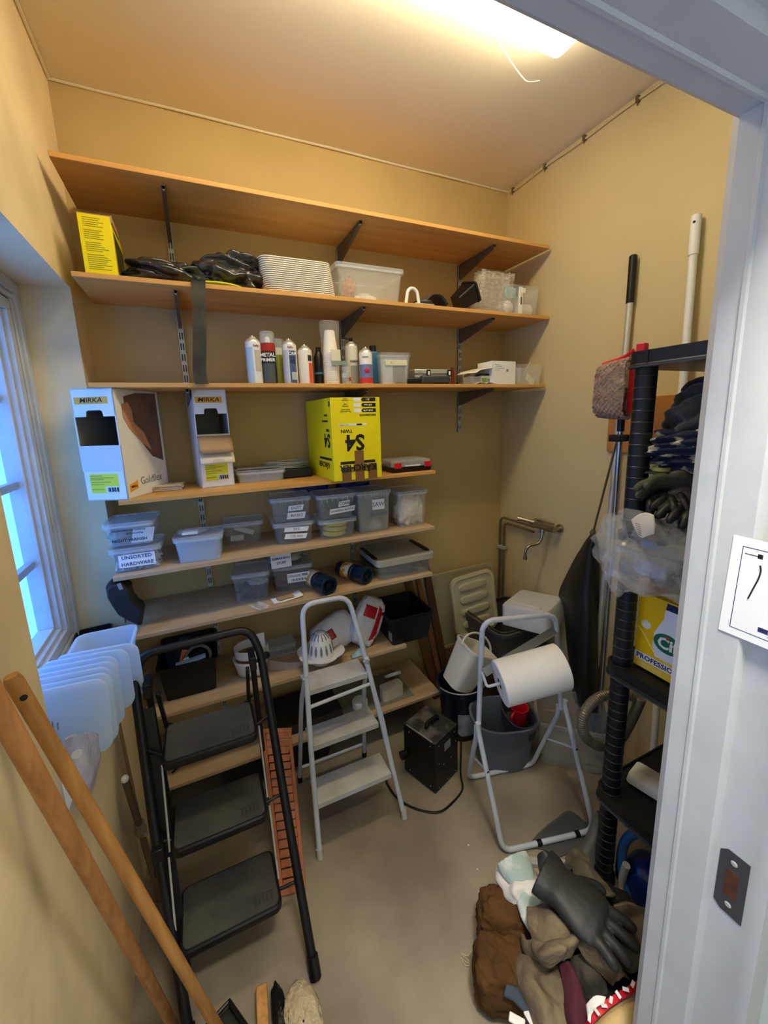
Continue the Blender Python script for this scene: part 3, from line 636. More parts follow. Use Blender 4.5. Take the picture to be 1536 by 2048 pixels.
text('2.0 TWIN',o,M_greyt,T(-hw*.5,-.0012,h*.678)@FL,.011); part('print_block',M().box((0,-.001,h*.667),(hw*.22,-.0006,h*.688)),M_ink,o)
text('PERFORMANCE',o,M_ink,T(hw*.48,-.0008,h*.79)@FL,.0125,bold=.0003)
for k,(s1,s2) in enumerate([('2400 m²/h','Max. theoretical\nperformance'),('600 mm','Working\nwidth'),('20 l','Container\nvolume')]):
    z=h*(.845+.065*k)
    part('black_tab',M().prism([(hw*.22,z),(hw*.28,z+.009),(hw*.82,z+.009),(hw*.82,z-.009),(hw*.28,z-.009)],-.0006,0),M_ink,o)
    part('white_tab',M().prism([(-hw*.12,z),(-hw*.06,z+.009),(hw*.18,z+.009),(hw*.22,z),(hw*.18,z-.009),(-hw*.06,z-.009)],-.0006,0),M_label,o)
    text(s1,o,M_label,T(hw*.5,-.0012,z)@FL,.0125,bold=.0002); text(s2,o,M_ink,T(-hw*.42,-.0008,z)@FL,.0085)
for x0,x1,z in((-hw*.68,-hw*.3,h*.17),(-hw*.14,hw*.24,h*.36),(hw*.4,hw*.78,h*.19)): part('tape',M().box((x0,-.0018,.0),(x1,-.0012,z)),M_tape,o)
part('tape',M().box((-hw*.68,-.0022,h*.1),(hw*.78,-.0018,h*.165)),mat('brown_tape_thin','#8a6236',.3,alpha=.35),o)
LF=RZ(-PI/2)@FL
for s_,y,z,sz,bd in(('S4',.05,h*.5,.09,.0026),('KÄRCHER',.115,h*.19,.036,.001),('TWIN',.035,h*.62,.018,.0005),('KEHRMASCHINE',.07,h*.73,.012,.0004),('SWEEPER',.055,h*.8,.012,.0004),):
    text(s_,o,M_ink,T(-hw-.0008,y+.02,z)@LF,sz,bold=bd)
part('bar',M().box((-hw-.0006,.02,h*.25),(-hw,.2,h*.28)),M_ink,o)
part('shield_mark',M().prism([(0,-.016),(.009,-.008),(.009,.012),(-.009,.012),(-.009,-.008)],-.0006,0,T(-hw-.0002,.018,h*.93)@RZ(-PI/2)),M_blue,o)
# organiser case
loc,a,wd,h=seat((768,942),(856,938),(770,912),Z4)
o=thing('organiser_case','black and clear organiser case with red latches at the right end of the fourth shelf','case',(1.44,-.36,Z4+.001),-.03)
part('tray',M().rings([rr(.24,.2,.02,0,0,.1),rr(.25,.21,.02,.03,0,.1)]),M_black,o,bevel=.002)
part('clear_lid',M().rings([rr(.25,.21,.02,.03,0,.1),rr(.245,.2,.03,.06,0,.1),rr(.2,.17,.03,.066,0,.1)]),M_clear2,o)
for x in(-.09,.09): part('latch',M().box((x-.02,-.012,.022),(x+.02,.0,.052)),M_red,o,bevel=.003)
part('label_strip',M().box((-.045,-.006,.03),(.045,-.004,.037)),M_label,o)

# ================================================================== SHELF 5
Z5=SH[5]
def stuff_in(root,n,rng,ma,name,label,size=(.006,.014),shape='bits'):
    m=M(); (x0,x1),(y0,y1),(z0,z1)=rng
    for k in range(n):
        c=Vector((random.uniform(x0,x1),random.uniform(y0,y1),z0+(z1-z0)*random.random()**1.5)); s_=random.uniform(*size)
        R=Matrix.Translation(c)@Matrix.Rotation(random.uniform(0,6),4,Vector((random.random(),random.random(),random.random()+.1)))
        if k%2: m.tube([(-s_,0,0),(s_,0,0)],s_*.28,6,mx=R)
        else: m.box((-s_*.5,-s_*.5,-s_*.25),(s_*.5,s_*.5,s_*.25),R)
    m.v=[ROOTM[root.name]@v for v in m.v]
    o=obj(name,m,ma,kind='stuff'); tag(o,label,'hardware'); return o
def lab(o,x,z,wd,h,s,size,col=M_blue,y=-.001,rot=0,tb=0,nm='paper_label',tilt=0):
    mx=T(x,y,z)@RX(tilt)@RY(rot)
    part(nm,M().box((-wd/2,-.0008,-h/2),(wd/2,0,h/2),mx),M_label,o)
    if s:
        n=len(s)
        for i,t_ in enumerate(s): text(t_,o,col,mx@T(0,-.0012,(n/2-.5-i)*size*1.35)@FRONT,size,bold=.0003+tb)
loc,a,wd,h=seat((228,1147),(325,1133),(212,1098),Z5)
bx_=.105
o=clearbox('hardware_tub','lower clear tub with UNSORTED HARDWARE paper label, full of screws',(bx_,-.365,Z5+.0008),-.04,.19,.19,.105,lidm=M_clear2,taper=.88)
lab(o,.005,.05,.135,.055,['UNSORTED','HARDWARE'],.0215,y=-.0)
stuff_in(o,420,((-.08,.08),(.02,.16),(.006,.045)),M_steel,'screws','heap of loose screws and fittings inside the lower labelled tub')
o=clearbox('hardware_tub','upper clear tub with black handwriting on the front, stacked on the unsorted hardware',(bx_-.01,-.365,Z5+.115),-.06,.185,.19,.10,lidm=M_clear2,taper=.88)
text('Constructive and Fastening',o,M_ink,T(.0,-.0015,.068)@FRONT,.011,bold=.0002,shear=.2); text('and mounting',o,M_ink,T(.02,-.0015,.054)@FRONT,.011,bold=.0002,shear=.2)
text('NIGHT VARNISH',o,M_ink,T(-.0,-.0035,.026)@FRONT,.017,bold=.0004)
for k in range(9): inside('striped_strip',['leftmost','second','third','fourth','middle','fourth last','third last','second last','rightmost'][k]+' white strip standing inside the upper handwritten tub',M().box((-.004,0,0),(.004,.003,.062),T(.0+.009*k,.03,.004)@RY(.25)),M_paper,'strip',o,group='white strips in the upper handwritten tub')
inside('wad','grey wad of packaging inside the upper handwritten tub',M().lump((-.045,.06,.03),(.04,.04,.025),4,.3,3,.2),mat('grey_wad','#8c8a80',.7),'packaging',o,sharp=0)
loc,a,wd,h=seat((352,1130),(448,1118),(345,1075),Z5)
o=clearbox('milky_tub','milky lidded tub with a clear blister pack lying on its lid',(loc.x,-.375,Z5+.001),a,.20,.165,.118,ma=mat('milky_tub_plastic','#c5d2dc',.3,alpha=.5),taper=.9)
mx=ROOTM[o.name]@T(-.03,.05,.121)
bl=thing('blister_pack','clear blister pack with paper insert lying on the milky tub','pack',mx.translation)
m=M().lump((0,0,.012),(.06,.035,.014),8,.12,2.5,.1,flat=0.0005); m.v=[mx@v for v in m.v]; obj('blister',m,M_clear,bl,sharp=0)
m=M().box((-.035,-.02,.001),(.03,.02,.012),mx); obj('insert',m,M_label,bl)
loc,a,wd,h=seat((448,1080),(518,1078),(440,1035),Z5)
o=clearbox('dim_tub','clear lidded tub with white tubes inside, set back on the fifth shelf',(.555,-.20,Z5+.001),-.1,.2,.15,.115,ma=mat('smoky_clear','#b4b9ba',.2,alpha=.15,coat=.3),taper=.88)
inside('sealant_tube','white tube leaning diagonally inside the set-back clear tub',M().tube([(-.04,.07,.075),(.05,.06,.04)],.014,14),M_white,'tube',o)
inside('sealant_tube','short white tube lying at the bottom of the set-back clear tub',M().tube([(-.065,.06,.02),(.0,.06,.02)],.016,14),M_white,'tube',o)
def tape_label(o,x,z,wd,h,s,size,col,rot=0):
    pr=[(-wd/2+.006,h/2),(wd/2,h/2),(wd/2-.008,-h/2),(-wd/2,-h/2),(-wd/2+.004,0)]
    mx=T(x,-.0012,z)@RY(rot); part('tape_label',M().prism([p for p in pr],-.0008,0,mx),M_label,o)
    if s: text(s,o,col,mx@T(.002,-.0012,0)@FRONT,size,bold=.0003)
M_pen=mat('grey_pen','#5e6a72',.7); M_pen2=mat('brown_pen','#9a8478',.7)
loc,a,wd,h=seat((548,1093),(633,1083),(538,1045),Z5)
o=clearbox('label_tub','clear tub labelled SKIL 125 mm, under the dust masks tub',(loc.x,loc.y,Z5+.001),-.07,.20,.18,.112,ma=mat('smoky_clear'  ,'#b4b9ba',.2,alpha=.15),taper=.9)
tape_label(o,.01,.075,.125,.024,'SKIL',.019,M_pen2,.06); tape_label(o,.005,.04,.115,.026,'125 mm',.019,M_pen2,.08)
inside('disc_stack','pile of dark sanding discs in the SKIL tub',M().lathe([(.065,.0),(.065,.03),(.01,.032)],28,T(.005,.09,.004)),mat('disc_dark','#5b4a44',.9),'discs',o)
o=clearbox('label_tub','clear tub labelled DUST MASKS, stacked on the SKIL tub',(loc.x-.006,loc.y,Z5+.116),-.1,.20,.18,.122,ma=mat('smoky_clear','#b4b9ba',.2,alpha=.15),ribs=7)
tape_label(o,.02,.068,.08,.026,'DUST',.02,M_pen,-.02); tape_label(o,.02,.03,.095,.032,'MASKS',.02,M_pen2,.02)
loc,a,wd,h=seat((640,1083),(716,1073),(635,1035),Z5)
o=clearbox('label_tub','clear tub with three yellow foam discs, under the cork sanding blocks tub',(loc.x,loc.y,Z5+.001),-.05,.195,.18,.105,ma=mat('smoky_clear2','#bcc0bb',.2,alpha=.14),taper=.9)
for k in range(3): inside('foam_disc',['lowest','middle','top'][k]+' yellow foam polishing disc in the clear tub',M().lathe([(.055,0),(.062,.005),(.062,.016),(.055,.022)],30,T(-.005+.006*k,.085,.006+k*.026)),mat('yellow_foam','#d5c83e',.9),'foam disc',o,group='yellow foam discs')
o=clearbox('label_tub','clear tub labelled CORK SANDING BLOCKS, stacked on the foam disc tub',(loc.x,loc.y,Z5+.109),-.05,.20,.18,.125,ma=mat('smoky_clear2','#bcc0bb',.2,alpha=.14),ribs=7)
tape_label(o,.035,.075,.066,.026,'CORK',.02,M_ink,-.06); tape_label(o,.025,.042,.14,.026,'SANDING BLOCKS',.0155,M_pen,-.07)
inside('cork_block','brown cork block lying inside the cork sanding blocks tub',M().box((-.05,.03,.004),(.02,.08,.035)),mat('cork','#8a6248',.9),'block',o)
for k,x in enumerate((.94,1.19)):
    p=x; m=M().tub(.2,.11,.1,taper=.9,rim=.005,mx=T(x,-.14,Z5+.19)); 
    tag(obj('blue_bin',m,mat('navy_plastic','#1d2c6b',.4)),['small navy blue bin behind the cork sanding blocks tub','small navy blue bin behind the saw blades tub'][k],'bin')
    tag(obj('carton_block',M().box((x-.08,-.13,Z5+.001),(x+.08,-.04,Z5+.188)),M_kraft),['brown carton supporting the navy bin behind the cork tub','brown carton supporting the navy bin behind the saw blades tub'][k],'carton')
loc,a,wd,h=seat((718,1068),(782,1060),(713,985),Z5)
o=clearbox('tall_tub','tall grey translucent tub labelled SAW BLADES',(loc.x+.003,loc.y,Z5+.001),-.05,.195,.19,.225,ma=mat('grey_translucent','#b3b5ac',.35,alpha=.42),taper=.9,ribs=14)
lab(o,.02,.15,.07,.055,['SAW'],.032,col=M_pen,y=-.001); text('BLADES',o,M_pen,T(.02,-.006,.097)@FRONT,.030,bold=.0006)
inside('blade_packet','pale packet leaning at the bottom of the saw blades tub',M().box((-.04,.0,.0),(.02,.003,.045),T(.0,.02,.01)@RY(.6)),M_white,'packet',o)
loc,a,wd,h=seat((795,1058),(852,1055),(788,985),Z5)
o=clearbox('tall_tub','tall milky tub full of white plastic bags at the right end of the fifth shelf',(1.445,-.355,Z5+.001),-.05,.18,.19,.205,ma=mat('cream_translucent','#d6d0bc',.3,alpha=.2),taper=.9)
inside('plastic_bags','crumpled white plastic bags filling the tall milky tub',M().lump((0,.09,.09),(.078,.08,.085),12,.12,3,.18,7,sq=.6,flat=.004),mat('white_crumple','#e3dccb',.5),'bags',o,sharp=0)

# ================================================================== SHELF 6
Z6=SH[6]
# dark curved thing hanging at the left end
def at5(px,py,y): return PY(y,px,py)
poly=[(222,1160),(246,1158),(262,1168),(266,1190),(278,1205),(290,1212),(285,1246),(262,1236),(240,1224),(228,1207),(216,1187),(213,1170)]
P=[at5(x,y,-.36) for x,y in poly]
m=M(); c=sum(P,Vector())/len(P); R=[]
for t,sc in((-.05,.9),(-.02,1),(.02,1),(.05,.9)): R.append([c+(p-c)*sc+Vector((0,t,0)) for p in P])
m.rings(R)
tag(obj('visor_guard',m,mat('dark_rubber','#1d1c1e',.45),bevel=.005),'black curved plastic guard standing at the left end of the dusty shelf','guard')
tag(obj('price_tag',M().box((-.007,-.002,-.014),(.007,0,.014),T(*at5(240,1173,-.42))@RY(-.2)),M_greyt),'small grey tag on the black curved guard','tag')
def seattub(name,label,l,r,top,z,dp,ma,**k):
    loc,a,wd,h=seat(l,r,top,z); return clearbox(name,label,(loc.x,loc.y,z+.001),a,wd*1.08,dp,h*.97,ma=ma,**k),wd,h
sm=mat('smoky_clear','#b4b9ba',.2,alpha=.15)
o,wd,h=seattub('parts_tub','clear tub with black cable bits inside, left one on the dusty shelf',(470,1210),(541,1200),(458,1150),Z6,.17,sm)
inside('cable_bundle','black cable bundle inside the left clear tub on the dusty shelf',M().lump((0,.08,.035),(.065,.06,.03),3,.35,4,.3,flat=.004),M_black,'cable',o,sharp=0)
inside('clear_sachet','clear plastic sachet over the cables in the left clear tub',M().lump((.03,.06,.085),(.05,.04,.015),6,.25,3,.2),M_film,'sachet',o,sharp=0)
for k in range(4): inside('black_plug',['first','second','third','fourth'][k]+' black plug from the left in the clear tub of cables',M().lathe([(.012,0),(.012,.03),(.006,.04)],14,T(-.05+.03*k,.03,.006)@RX(-.8)),M_black,'plug',o,group='plugs in the clear tub')
o,wd,h=seattub('parts_tub','grey clear tub with red bits and a white barcode label, middle of the dusty shelf',(550,1187),(626,1175),(545,1135),Z6,.17,mat('smoky_clear3','#9a9a9c',.25,alpha=.26))
part('barcode_label',M().box((-.03,-.004,.045),(.085,-.002,.095)),M_label,o)
for k in range(16): part('bar',M().box((-.01+.005*k,-.0048,.052),(-.01+.005*k+.0012*(1+k%3),-.004,.064)),M_ink,o)
for k in range(2): part('print_line',M().box((-.025,-.0048,.075+.007*k),(.04,-.004,.078+.007*k)),M_greyt,o)
part('print_block',M().box((.045,-.0048,.076),(.075,-.004,.088)),M_greyt,o)
inside('red_pads','reddish pads inside the grey clear tub on the dusty shelf',M().lump((-.02,.08,.03),(.07,.06,.026),5,.2,flat=.003),mat('dull_red','#8c3c44',.8),'pads',o,sharp=0)
o2=thing('small_bag','clear bag with paper label STUFF lying on the barcode tub','bag',(ROOTM[o.name].translation.x-.03,-.22,Z6+.145))
part('film',M().lump((0,0,.045),(.095,.07,.045),7,.2,2.5,.15,flat=.002,sq=.8),mat('grey_film','#8f8f8a',.15,alpha=.7,coat=.5,bump=.6,bs=30),o2,sharp=0)
lab(o2,-.03,.04,.10,.07,['REMAINING','STUFF'],.017,y=-.082,tilt=-.15,tb=.0002)
# dark blue bottles lying
M_nvb=mat('navy_bottle','#15202f',.3,col2='#1f2d42',ns=6)
def flask(label,p0,p1,r):
    p0,p1=Vector(p0),Vector(p1); d=p1-p0; o=thing('flask',label,'bottle',(p1.x,p1.y,Z6),0,'dark blue bottles lying on the dusty shelf')
    q=d.to_track_quat('Z','Y').to_matrix().to_4x4(); mx=Matrix.Translation(p0)@q; L=d.length
    obj('body',M().lathe([(r*.6,0),(r*.95,.008),(r,.02),(r,L*.55),(r*.86,L*.58),(r*.86,L*.62)],28,mx),M_nvb,o)
    obj('base_cup',M().lathe([(r*1.02,L*.62),(r*1.08,L*.66),(r*1.08,L*.99),(r*1.0,L),(r*.8,L),(r*.7,L*.9),(r*.2,L*.88)],28,mx),mat('navy_cap','#0e2233',.3),o)
    obj('label_band',M().lathe([(r*1.006,L*.22),(r*1.006,L*.5)],28,mx,caps=(False,False)),mat('amber_label','#d8902c',.5,col2='#e9dcc0',ns=14,amt=.9,contrast=(.5,.52)),o)
    obj('centre_plug',M().lathe([(r*.35,L*.88),(r*.35,L*.96),(r*.2,L*.97)],20,mx),M_black,o)
def P6(x,y,z): return PZ(Z6+z,x,y)
a1=P6(655,1170,.045); flask('dark blue bottle lying flat, left of the pair, orange label showing',(a1.x-.06,a1.y+.19,Z6+.045),(a1.x+.005,a1.y-.02,Z6+.045),.045)
a2=P6(735,1150,.045); flask('dark blue bottle lying flat, right of the pair, touching the flat clear case',(a2.x-.10,a2.y+.18,Z6+.045),(a2.x-.005,a2.y-.015,Z6+.045),.043)
# flat clear case
o=thing('flat_case','large flat clear case with black end clips, right end of the dusty shelf','case',(1.375,-.39,Z6+.001),-.02)
part('base',M().tub(.33,.34,.085,taper=.96,rim=.003,r=.03),mat('case_clear','#c9c8b8',.22,alpha=.18),o)
part('lid',M().lid(.345,.35,.022,z=.09,r=.035,cy=.17),mat('case_lid','#c9c7b4',.35,alpha=.6),o)
for x in(-.165,.165): part('clip',M().box((x-.012,.05,.06),(x+.012,.27,.118)),M_black,o,bevel=.004)
inside('small_parts','grey clutter of tools lying in the large flat clear case',M().lump((0,.17,.03),(.14,.14,.026),9,.35,4,.3,flat=.006),mat('grey_clutter','#5f6058',.7),'tools',o,sharp=0)
p=PZ(Z6,575,1197)
tag(obj('envelope',M().grid(lambda u,v:Vector(((u-.5)*.15,(v-.5)*.07,.003+.02*max(0,u-.65)**1.0+.003*noise.noise(Vector((u*5,v*5,0))))),14,8,T(p.x,-.345,Z6)@RZ(.12)),M_paper,solid=.001,sharp=60),'white opened envelope at the front of the dusty shelf','paper')
tag(obj('brown_card',M().box((-.04,-.018,0),(.04,.018,.003),T(p.x-.01,-.352,Z6+.009)@RZ(.15)),M_kraft),'small brown card lying on the white envelope','card')
tag(obj('clear_sachet_flat',M().grid(lambda u,v:Vector(((u-.5)*.06,(v-.5)*.09,.004+.004*math.sin(u*8))),8,8,T(p.x-.14,-.38,Z6)@RZ(.5)),M_film,solid=.001),'tiny clear sachet lying left of the white envelope','sachet')

# ================================================================== SHELF 7
Z7=SH[7]
loc,a,wd,h=seat((330,1397),(436,1370),(314,1325),Z7)
o=thing('black_crate','black plastic tub holding tape and tools, left on the shelf behind the black stepladder','tub',(loc.x,-.33,Z7+.001),-.02)
part('body',M().tub(.25,.30,.18,taper=.86,rim=.008,r=.012,rimh=.01),M_black,o)
inside('hose_ring','grey bent plastic ring standing in the black tub',M().tube([(.045+.055*math.cos(t),.05+.02*math.sin(t),.175+.045*math.sin(t)) for t in np.linspace(0,2*PI,24,endpoint=False)],.008,10,closed=True),mat('grey_hose','#5d6266',.5),'ring',o)
inside('teal_box','small teal and black instrument standing in the black tub',M().box((-.06,.12,.1),(-.01,.16,.235),RY(.1)),mat('teal_dark','#2b4a48',.5),'instrument',o)
inside('orange_tag','orange and white tag sticking out of the black tub',M().box((-.012,0,-.03),(.012,.004,.035),T(-.02,.06,.185)@RY(.3)),mat('orange_tag_c','#c96a3a',.6),'tag',o)
inside('white_tag','white tag with small print beside the orange one in the black tub',M().box((-.012,0,-.03),(.012,.004,.025),T(-.0,.035,.165)@RY(-.3)),M_label,'tag',o)
inside('foil_sheet','pale blue plastic sheet along the front edge of the black tub',M().box((-.06,0,0),(.07,.02,.014),T(.01,.012,.172)@RY(-.12)),mat('pale_blue','#9db4c8',.5),'sheet',o)
inside('tool_clutter','dark tools piled inside the black tub',M().lump((-.02,.15,.12),(.09,.1,.05),5,.35,4,.3),mat('dark_clutter','#23282b',.6),'tools',o,sharp=0)
# face shield
fs=thing('face_shield','white face shield with curved headband behind the black stepladder bow','face shield',(.52,-.27,Z7))
fx,fy=.535,-.25
obj('headband',M().rings([[Vector((fx+.085*math.cos(t),fy-.07*math.sin(t)*s,Z7+z)) for t in np.linspace(.2,2*PI-.6,26)] for s,z in((1,.105),(1,.15),(.96,.15),(.96,.105))],closed=True),M_white,fs)
obj('lower_cup',M().grid(lambda u,v:Vector((fx+.0+(.075+.02*v)*math.cos(PI*.85+PI*.9*u),fy+(.07+.02*v)*math.sin(PI*.85+PI*.9*u),Z7+.004+.085*v+.01*math.sin(u*3))),18,6),M_white,fs,solid=.003)
obj('crown_strap',M().rings([[Vector((fx+.045+.02*s,fy-.03-.004*k,Z7+z)) for s,k in((-1,0),(1,0),(1,1),(-1,1))] for z in(.1,.16,.22)]),M_white,fs)
obj('pivot_knob',M().lathe([(.018,0),(.018,.01),(.008,.014)],18,T(fx+.06,fy-.085,Z7+.125)@RX(PI/2)),M_black,fs)
obj('visor',M().grid(lambda u,v:Vector((fx+.07+.26*u,fy-.04-.05*math.sin(PI*u),Z7+.012+.006*v+.05*v*(1-u))),16,6),M_clear,fs,solid=.0015)
tag(obj('offcut_stack',M().box((.62,-.18,Z7+.002),(.80,-.03,Z7+.012)).box((.60,-.14,Z7+.014),(.78,-.05,Z7+.045)),M_clear2),'clear plastic offcuts piled right of the face shield','sheet')
# white strainer basket
p=PY(-.35,645,1320)
fb=thing('strainer_cap','white dome-shaped slotted strainer on a scalloped saucer, behind the white stepladder','strainer',(p.x,-.33,Z7))
bz=Z7+.028
m=M(); n=48; R=[]
for r_,z in((.065,bz+.004),(.115,bz+.03),(.118,bz+.036),(.07,bz+.01)): R.append([Vector((p.x+r_*(1+(.09*abs(math.sin(3*t)) if r_>.1 else 0))*math.cos(t),-.33+r_*(1+(.09*abs(math.sin(3*t)) if r_>.1 else 0))*math.sin(t),z)) for t in np.linspace(0,2*PI,n,endpoint=False)])
m.rings(R,(True,True)); obj('saucer',m,M_white,fb,sharp=60)
obj('foot',M().lathe([(.05,Z7+.001),(.06,Z7+.01),(.065,bz+.006)],28,T(p.x,-.33,0)),M_white,fb)
obj('dome',M().lathe([(.068,bz+.008),(.066,bz+.05),(.056,bz+.1),(.044,bz+.125),(.025,bz+.142),(.008,bz+.147)],36,T(p.x,-.33,0)),M_white,fb)
for k in range(14):
    t=2*PI*k/14
    m=M(); m.rings([[T(p.x,-.33,0)@RZ(t)@Vector((rx+.0012,.006*s*w_,z)) for s in(-1,1)]+[T(p.x,-.33,0)@RZ(t)@Vector((rx-.002,.006*s*w_,z)) for s in(1,-1)] for rx,z,w_ in((.0668,bz+.035,.3),(.0662,bz+.05,1),(.0625,bz+.07,1),(.0585,bz+.09,.3))]); obj('slot',m,mat('slot_shadow','#77808a',.7),fb)
    m=M(); m.rings([[T(p.x,-.33,0)@RZ(t+.2)@Vector((rx+.0012,.0028*s,z)) for s in(-1,1)]+[T(p.x,-.33,0)@RZ(t+.2)@Vector((rx-.002,.0028*s,z)) for s in(1,-1)] for rx,z in((.050,bz+.1135),(.044,bz+.1255),(.028,bz+.141))]); obj('top_slot',m,mat('slot_shadow','#77808a'),fb)
# red/white bags
def pouch(label,c,size,rot,seed,red):
    o=thing('plaster_bag',label,'bag',c); mx=Matrix.Translation(c)@rot
    W,H,TT=size
    m=M().lump((0,0,0),(W/2,TT/2,H/2),seed,.05,2,.05,6,(1,0,.4),.55,48,36,mx=mx); obj('pouch',m,mat('foil_white','#dcdad8',.3,bump=.5,bs=12),o,sharp=0)
    for (x0,x1,z0,z1) in red:
        mm=M(); mm.grid(lambda u,v:mx@Vector((lerp(x0,x1,u),-(TT/2*1.06)*(1-abs(lerp(x0,x1,u)/(W/2))**3)**.5*(1-abs(lerp(z0,z1,v)/(H/2))**3)**.5-.003,lerp(z0,z1,v))),10,8); obj('red_print',mm,mat('red_print','#bb1822',.35),o,solid=.001)
    return o,mx
o,mx=pouch('white plaster bag with red band, lying slumped left of the upright one',Vector((.99,-.22,Z7+.085)),(.26,.19,.12),RZ(.1)@RY(-.35)@RX(-.5),3,[(-.11,-.01,-.02,.035),(-.13,-.115,-.055,.055),(-.12,-.06,.04,.056)])
text('Casco',o,M_label,ROOTM[o.name].inverted()@mx@T(-.07,-.068,.02)@RX(PI/2),.026,bold=.0006)
o,mx=pouch('white plaster bag with red side, leaning on the black bin',Vector((1.175,-.27,Z7+.135)),(.17,.27,.08),RY(.55)@RX(-.25),6,[(.025,.073,-.12,.12),(-.06,.015,.02,.085)])
text('Casco',o,M_label,ROOTM[o.name].inverted()@mx@T(.047,-.036,.0)@RY(PI/2)@RX(PI/2)@RX(.0),.02,bold=.0005)
tag(obj('foil_corner',M().grid(lambda u,v:Vector((1.03+.09*u,-.39+.03*v,Z7+.004+.05*u*v)),8,6),mat('pale_teal','#8fb3bd',.35),solid=.002),'pale blue folded sheet under the leaning plaster bag','sheet')
o=thing('black_bin','black rectangular plastic tub hanging over the right end of the shelf above the heater','tub',(1.40,-.40,Z7+.001),-.03)
part('body',M().tub(.27,.30,.17,taper=.86,rim=.008,r=.015,rimh=.012),M_black,o)
part('tag',M().box((-.125,.02,.03),(-.122,.06,.1)),M_greyt,o)
# planks leaning in the corner behind the shelves
for k,(x0,x1,w_,c,lb) in enumerate([(1.63,1.50,.05,'#6b4526','dark brown plank leaning on the back wall right of the shelves, nearest the shelves'),(1.69,1.58,.035,'#8a5c34','narrow lighter plank between the two leaning beside the shelves'),(1.74,1.66,.05,'#5c3b22','dark plank leaning on the back wall, nearest the white bucket')]):
    tag(obj('plank',M().bar((x0+.05,-.20+.01*k,0.001),(x1+.02,-.03,1.0),w_,.02,(0,-1,0)),mat('plank_'+c,c,.6,col2='#3f2a18',ns=5,stretch=(8,8,.7)),bevel=.002),lb,'plank','planks leaning beside the shelves')
# ================================================================== SHELF 8
Z8=SH[8]
tag(obj('white_disc_pad',M().lathe([(.055,0),(.055,.018),(.02,.02)],32,T(PZ(Z8+.06,790,1355).x,-.2,Z8+.05)@RX(-.7)),M_white),'round white pad leaning behind the white block on the lowest shelf','pad')
p=PZ(Z8,778,1385); tag(obj('white_block',M().rings([rr(.14,.07,.02,0),rr(.14,.07,.02,.075)],mx=T(p.x,-.3,Z8+.001)@RZ(.1)),mat('cream_block','#ccc4b2',.6)),'cream rounded block lying on the lowest shelf right of the white stepladder','block')
tag(obj('plaster_disc',M().lathe([(.045,0),(.045,.04),(.04,.045)],24,T(PZ(Z8+.1,720,1385).x,-.3,Z8+.001)),M_white),'round white cap seen between the white stepladder steps on the lowest shelf','cap')
tag(obj('glass_sheet',M().box((1.0,-.36,Z8+.001),(1.42,-.08,Z8+.006)),mat('green_glass','#8f9a8c',.1,alpha=.3)),'flat sheet of clear plastic lying on the lowest shelf','sheet')
tag(obj('slab',M().box((.62,-.34,Z8+.001),(.98,-.06,Z8+.05)),mat('charcoal_panel','#2b2522',.8),bevel=.004),'dark flat panel lying on the lowest shelf behind the white stepladder','panel')
tag(obj('storage_box_dark',M().tub(.6,.25,.15,taper=.9,rim=.006,mx=T(.62,-.34,.0)),mat('dim_black','#1b1a1a',.6)),'low black tub on the floor under the lowest shelf','tub')
# ================================================================== LEFT WALL AND SILL
M_lid=mat('frosted_lid','#dcecf8',.4,alpha=.9)
_nt=M_lid.node_tree; _tr=_nt.nodes.new('ShaderNodeBsdfTranslucent'); _tr.inputs[0].default_value=(.95,.98,1,1); _mx=_nt.nodes.new('ShaderNodeMixShader'); _mx.inputs[0].default_value=.5
_nt.links.new(_nt.nodes['Principled BSDF'].outputs[0],_mx.inputs[1]); _nt.links.new(_tr.outputs[0],_mx.inputs[2]); _nt.links.new(_mx.outputs[0],_nt.nodes['Material Output'].inputs[0])
o=thing('sill_tray','x','tray',(0,0,0)); 
bpy.data.objects.remove(o)
c=PZ(SZ,186,1288); o=thing('black_tray','small black open plastic tray standing on the window sill','tray',(c.x+.02,-.34,SZ+.001),.1)
part('body',M().tub(.13,.12,.06,taper=.9,rim=.003),M_black,o)
LIDS=[(.0,-.965,.0),(.008,-.935,.0),(.006,-.90,.005),(.014,-.865,.0),(.006,-.82,-.005),(.03,-.77,-.02),(.05,-.70,-.06)]
od=['frontmost','second','third','fourth','fifth','sixth','rearmost']
for k,(dx,y,dz) in enumerate(LIDS):
    R=[]
    lean=-.18+.03*k
    for s,e in((1,0),(1,.012),(.955,.012),(.94,.004)): R.append([T(-.055+dx,y,SZ+.10+dz*.5)@RX(lean)@RZ(-.10)@Vector((p.x,e,p.y)) for p in rr(.25*s,.215*s,.035,0)])
    R2=R
    m=M(); m.rings(R2,(True,True)); lb=f'{od[k]} of the frosted white tub lids stacked upright on the window sill'
    o=tag(obj('tub_lid',m,M_lid),lb,'lid','frosted tub lids on the window sill')
    if k==0:
        for q in range(3):
            mm=M(); mm.v=[]; mm.box((-.03+.012*q,-.0012,-.012),(-.027+.012*q,-.0004,.022-.006*q),T(.0,0,0)); mm.v=[T(-.055,y,SZ+.10)@RX(lean)@RZ(-.10)@v for v in mm.v]; obj('pen_mark',mm,M_greyt,o)
tb=thing('frosted_tub','frosted open tub lying behind the lids on the window sill','tub',(.0,-.56,SZ))
m=M().tub(.20,.20,.12,taper=.85,rim=.006,r=.03); mx=T(-.01,-.44,SZ+.03)@RX(.0)@RZ(PI*.02)@RX(PI/2)@T(0,0,0); m.v=[T(-.02,-.62,SZ+.002)@v for v in m.v]; obj('body',m,M_lid,tb)
